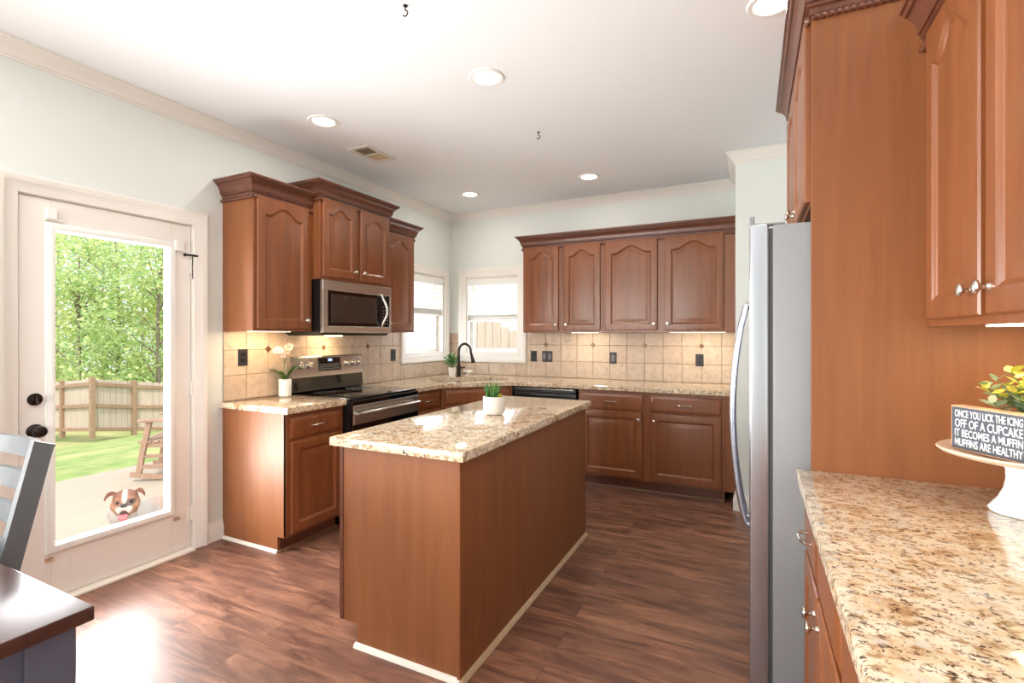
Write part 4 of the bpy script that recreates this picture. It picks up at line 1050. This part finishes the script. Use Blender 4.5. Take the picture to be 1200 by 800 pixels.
# neighbour's fence and roof beyond the back window
m = MB()
nf = thing('side_fence', (-1.6, 2.15, -.3), 0, 'pale vertical board fence right outside the back window', 'fence')
for i in range(26):
    x = i*.145; wx = -1.6+x; top = 1.62 if wx < -.66 else max(1.0, 1.60-.42*(wx+.66)); top += rnd.uniform(-.01, .01)+.3
    m.box(x, x+.138, 0, .02, 0.02, top, .003)
m.build('boards', 'fence_wood', nf)
m = MB()
for z in (.35, 1.15): m.box(0, 3.75, .021, .06, z, z+.09, .003)
m.build('rail', 'fence_rail', nf)
nh = thing('neighbour_house', (2.0, 12, -.3), 0, 'neighbouring house with a grey-blue roof seen through the back window', 'house')
m = MB(); m.box(-4.5, 3.5, 0, 7, 0, 1.7); m.build('wall', 'siding', nh)
m = MB(); m.prism([(-.5, 1.65), (3.5, 3.9), (7.5, 1.65), (7.5, 1.8), (3.5, 4.05), (-.5, 1.8)], -4.9, 3.9, lambda a, b, c: (c, a, b)); m.build('roof', 'roof_shingle', nh)
# trees
def tree(u, Z, base_v, height, cr, label, mat, seed, n=4600, leaf=.15, trunk_r=.10):
    rr = random.Random(seed); b = at(u, base_v, Z); z0 = -1.9
    t_ = thing('tree', (b[0], b[1], z0), 0, label, 'tree', 'trees beyond the yard fence')
    m = MB(); bend = rr.uniform(-.3, .3)
    m.tube([(0, 0, 0), (bend*.2, bend*.1, height*.25), (bend*.5, -bend*.2, height*.55), (bend, bend*.2, height*.9)], [trunk_r, trunk_r*.8, trunk_r*.55, .03], 9)
    cl = []
    for i in range(34):
        h_ = height*rr.uniform(.16, 1.0); a = rr.uniform(0, 2*PI); q = cr*(1-.55*abs(h_/height-.55))*rr.uniform(.25, 1.0)
        c_ = Vector((math.cos(a)*q, math.sin(a)*q, h_)); cl.append((c_, rr.uniform(.55, 1.1)*cr*.42))
        if i % 2 == 0:
            s_ = Vector((bend*h_/height*.6, 0, max(.8, h_-.9-q*.3))); m.tube([s_, s_.lerp(c_, .5)+Vector((0, 0, .12)), c_], [trunk_r*.35, trunk_r*.2, .012], 6)
    m.build('trunk', 'bark', t_)
    m = MB()
    for i in range(n):
        c_, q = cl[rr.randrange(len(cl))]; dv = Vector((rr.gauss(0, 1), rr.gauss(0, 1), rr.gauss(0, .75))).normalized()*q*rr.uniform(.3, 1)**.5
        p = c_+dv; d2 = Vector((rr.gauss(0, 1), rr.gauss(0, 1), rr.gauss(-.3, .6))).normalized(); L = leaf*rr.uniform(.6, 1.3)
        nn = Vector((rr.gauss(0, .7), rr.gauss(0, .7), 1)); m.leaf(p, p+d2*L, L*.32, nn, L*.06)
    m.build('crown', mat, t_, recalc=False)
TREES = [(40, 20, 7.4, 2.3, 'tree_leaf'), (92, 18.5, 7.0, 2.2, 'tree_leaf_deep'), (140, 20, 7.8, 2.5, 'tree_leaf'), (184, 18.5, 7.2, 2.2, 'tree_leaf_deep'), (225, 20, 7.6, 2.4, 'tree_leaf'), (66, 25, 9.5, 3.0, 'pine_leaf'), (120, 26, 10, 3.1, 'tree_leaf_deep'), (168, 25, 9.4, 3.0, 'pine_leaf'), (5, 22, 8, 2.6, 'tree_leaf_deep'), (270, 23, 8.5, 2.7, 'tree_leaf'), (330, 24, 8.2, 2.8, 'tree_leaf_deep')]
TL_ = ['tall leafy tree behind the fence at the left side of the door glass', 'bright green tree behind the fence, left of the middle post', 'yellow-green tree behind the fence in the middle of the door glass', 'green tree behind the fence above the wooden rocking chair', 'leafy tree behind the fence at the right edge of the door glass',
       'dark evergreen standing farther back, seen at the left through the leaves', 'deep green tree standing farther back, seen in the middle through the leaves', 'dark evergreen standing farther back, seen at the right through the leaves', 'leafy tree hidden behind the left door stile', 'leafy tree hidden behind the right door casing', 'leafy tree hidden behind the leftmost wall cabinet']
for i, ((u, Z, hh, cr_, mt), lb) in enumerate(zip(TREES, TL_)): tree(u, Z, 505, hh, cr_, lb, mt, 100+i)

# rocking chair on the patio, facing image left
rk = thing('rocking_chair', (-2.44, -1.66, PZ0), 0, 'weathered wooden rocking chair on the patio by the lawn', 'rocking chair')
ux = Vector((math.cos(CAM_YAW), math.sin(CAM_YAW), 0)); rk.rotation_euler = (0, 0, CAM_YAW+.25)   # local +x = towards image right = chair's back
for sy_ in (-.26, .26):
    m = MB(); pts = [(-.36+.95*i/14, sy_, .012+.16*((i/14-.42)**2)*1.6) for i in range(15)]
    m.rings([[(p[0], p[1]-.018, p[2]), (p[0], p[1]+.018, p[2]), (p[0], p[1]+.018, p[2]+.045), (p[0], p[1]-.018, p[2]+.045)] for p in pts]); m.build('rocker', 'weathered_wood', rk)
    m = MB(); m.rings([[(x-.024, sy_-.02, z), (x+.024, sy_-.02, z), (x+.024, sy_+.02, z), (x-.024, sy_+.02, z)] for x, z in ((-.29, .06), (-.24, .36), (-.19, .615))]); m.build('front_leg', 'weathered_wood', rk)
    m = MB(); m.rings([[(x-.022, sy_-.02, z), (x+.022, sy_-.02, z), (x+.022, sy_+.02, z), (x-.022, sy_+.02, z)] for x, z in ((.20, .05), (.22, .36), (.30, .75), (.40, 1.12))]); m.build('back_post', 'weathered_wood', rk)
    m = MB(); m.box(-.29, .33, sy_-.045, sy_+.045, .615, .640, .004); m.build('armrest', 'weathered_wood', rk)
    m = MB(); m.box(-.26, .22, sy_-.012, sy_+.012, .13, .17, .003); m.box(-.25, .22, sy_-.012, sy_+.012, .24, .275, .003); m.build('side_rung', 'weathered_wood', rk)
m = MB()
for i in range(8): m.box(-.29+i*.066, -.29+i*.066+.054, -.275, .275, .395, .415, .003)
m.box(-.27, .22, -.262, -.238, .345, .394, .002); m.box(-.27, .22, .238, .262, .345, .394, .002); m.build('seat', 'weathered_wood', rk)
m = MB()
for i in range(6):
    yy = -.21+i*.084; m.rings([[(x-.008, yy-.028, z), (x+.008, yy-.028, z), (x+.008, yy+.028, z), (x-.008, yy+.028, z)] for x, z in ((.215, .42), (.29, .75), (.39, 1.08))])
m.box(.36, .385, -.25, .25, 1.04, 1.10, .003); m.build('backrest', 'weathered_wood', rk)

# bulldog on the patio, looking in through the glass
def bulldog():
    hd = Vector((-.60, -3.085, .235))                       # middle of the head in the room frame
    dg_ = thing('dog', (hd.x, hd.y, PZ0), 0, 'brown and white bulldog panting outside the patio door', 'dog')
    vw = Vector((cam.location.x-hd.x, cam.location.y-hd.y, 0)).normalized()      # it faces the person indoors
    az = math.atan2(vw.y, vw.x)-.10
    fw = Vector((math.cos(az), math.sin(az), 0)); lf = Vector((-fw.y, fw.x, 0))  # lf = dog's left = image right
    DS = .74; hz = (hd.z-PZ0)/DS; dg_.scale = (DS, DS, DS)
    HM = Matrix(((fw.x, lf.x, 0, 0), (fw.y, lf.y, 0, 0), (0, 0, 1, hz), (0, 0, 0, 1)))
    def H_(x, y, z): return (HM @ Vector((x, y, z)))
    bd = Vector((-.12, 1, 0)).normalized(); bs = Vector((-bd.y, bd.x, 0))       # body runs away along the house wall
    BM_ = Matrix(((bd.x, bs.x, 0, -.20), (bd.y, bs.y, 0, .16), (0, 0, 1, 0), (0, 0, 0, 1)))
    m = MB()
    def he(c, r_): 
        t_ = bmesh.new(); bmesh.ops.create_uvsphere(t_, u_segments=20, v_segments=14, radius=1); m.merge(t_, HM @ Matrix.Translation(c) @ Matrix.Diagonal((*r_, 1)))
    def be(c, r_, rot=(0, 0, 0)):
        t_ = bmesh.new(); bmesh.ops.create_uvsphere(t_, u_segments=20, v_segments=14, radius=1); m.merge(t_, BM_ @ Matrix.Translation(c) @ Euler(rot).to_matrix().to_4x4() @ Matrix.Diagonal((*r_, 1)))
    he((0, 0, .035), (.088, .098, .080)); he((.02, 0, .0), (.085, .104, .075)); he((.03, .055, -.015), (.055, .055, .060)); he((.03, -.055, -.015), (.055, .055, .060))
    he((.095, 0, -.015), (.040, .062, .038)); he((.095, .040, -.038), (.036, .034, .044)); he((.095, -.040, -.038), (.036, .034, .044)); he((.055, 0, -.095), (.055, .048, .020)); he((.070, .042, .045), (.026, .034, .018)); he((.070, -.042, .045), (.026, .034, .018))
    he((-.07, 0, -.03), (.10, .105, .10)); he((-.06, 0, -.09), (.075, .088, .06))
    be((.02, 0, .27), (.20, .165, .165)); be((.25, 0, .275), (.24, .150, .150)); be((.45, 0, .275), (.14, .135, .145)); be((-.06, 0, .30), (.12, .14, .13)); be((-.10, 0, .38), (.11, .12, .12)); he((-.10, -.01, -.07), (.09, .095, .10)); he((-.15, -.02, -.15), (.10, .10, .10))
    for s_ in (-1, 1):
        be((-.02, s_*.125, .20), (.062, .055, .13)); be((-.035, s_*.135, .08), (.043, .043, .09)); be((-.055, s_*.135, .027), (.058, .046, .030))
        be((.47, s_*.105, .20), (.085, .050, .12)); be((.52, s_*.108, .10), (.042, .036, .085), (0, .35, 0)); be((.51, s_*.108, .027), (.055, .040, .028))
    be((.585, 0, .30), (.035, .022, .022))
    ob = m.build('tmp', 'dog_coat'); md = ob.modifiers.new('r', 'REMESH'); md.mode = 'VOXEL'; md.voxel_size = .0075; sm = ob.modifiers.new('s', 'SMOOTH'); sm.iterations = 5; sm.factor = .5
    me = bpy.data.meshes.new_from_object(ob.evaluated_get(bpy.context.evaluated_depsgraph_get())); bpy.data.objects.remove(ob)
    me.name = 'body'; me.materials.clear(); me.materials.append(MATS['dog_coat'])
    ca = me.color_attributes.new('coat', 'FLOAT_COLOR', 'POINT'); HI = HM.inverted(); BI = BM_.inverted()
    white, tan, brown, dark = lin(178, 168, 160), lin(150, 100, 70), lin(122, 72, 48), lin(52, 36, 32)
    mixc = lambda a, b, t_: tuple(x*(1-t_)+y*t_ for x, y in zip(a, b)); ss = lambda e0, e1, x: (lambda q: q*q*(3-2*q))(max(0, min(1, (x-e0)/(e1-e0))))
    for i, v_ in enumerate(me.vertices):
        h = HI @ v_.co; b = BI @ v_.co
        inhead = (h.x > -.09 and abs(h.y) < .13 and h.z > -.13 and (h.x*h.x+h.y*h.y+h.z*h.z) < .038)
        if inhead:
            c_ = mixc(tan, brown, ss(.0, .08, h.z))
            blaze = 1-ss(.012, .024, abs(h.y)); c_ = mixc(c_, white, blaze*ss(-.02, .03, h.z))
            muz = 1-ss(.045, .066, math.hypot(h.y*.95, (h.z+.028)*1.1)); c_ = mixc(c_, white, muz*ss(.06, .09, h.x))
            for s_ in (-1, 1):
                e = math.sqrt((h.y-s_*.046)**2+((h.z-.022)*1.3)**2); c_ = mixc(c_, dark if s_ > 0 else brown, (1-ss(.026, .048, e))*ss(.01, .05, h.x)*.95)
            c_ = mixc(c_, white, 1-ss(-.125, -.10, h.z))
        else:
            c_ = white; e = (b-Vector((.30, -.05, .40))).length; c_ = mixc(lin(184, 158, 142), white, ss(.10, .22, e))
        ca.data[i].color = (*c_, 1)
    me.polygons.foreach_set('use_smooth', [True]*len(me.polygons))
    bo = bpy.data.objects.new('body', me); COL.objects.link(bo); bo.parent = dg_
    hq = HM.to_3x3().to_4x4()
    def hpart(name, mat, build, lab=None):
        mm_ = MB(); build(mm_); o = mm_.build(name, mat, dg_); o.data.transform(HM); 
        if lab: tag(o, lab)
        return o
    hpart('nose', 'dog_nose', lambda q: (q.ellipsoid((.128, 0, .006), (.016, .026, .018)), q.ellipsoid((.136, .012, .0), (.008, .010, .010)), q.ellipsoid((.136, -.012, .0), (.008, .010, .010))), 'dark nose')
    hpart('mouth', 'dog_mouth', lambda q: q.ellipsoid((.098, -.004, -.064), (.036, .040, .026)))
    hpart('tongue', 'dog_tongue', lambda q: q.rings([[(x-.006, -.006-w__, z), (x+.004, -.006-w__*.6, z+.003), (x+.007, -.006, z-.001), (x+.004, -.006+w__*.6, z+.003), (x-.006, -.006+w__, z), (x-.008, -.006, z-.003)] for x, z, w__ in ((.085, -.070, .024), (.124, -.074, .030), (.142, -.088, .033), (.146, -.108, .033), (.143, -.124, .024), (.140, -.132, .008))]), 'pink lolling tongue')
    for s_ in (-1, 1):
        hpart('eye', 'dog_eye', lambda q: q.ellipsoid((.086, s_*.048, .022), (.013, .014, .014)))
        def ear(q):
            L_ = []
            for x, y, z, a_, b_ in ((.0, .070, .085, .030, .012), (.015, .096, .100, .034, .012), (.030, .122, .094, .032, .010), (.040, .138, .072, .024, .008), (.044, .144, .050, .008, .005)):
                L_.append([(x+a_*math.cos(t_)*.9, s_*(y+b_*math.sin(t_)), z+a_*math.cos(t_)*-.3+b_*math.sin(t_)*.6) for t_ in [i*2*PI/10 for i in range(10)]])
            q.rings(L_)
        hpart('ear', 'dog_ear', ear, 'folded brown ear')
bulldog()
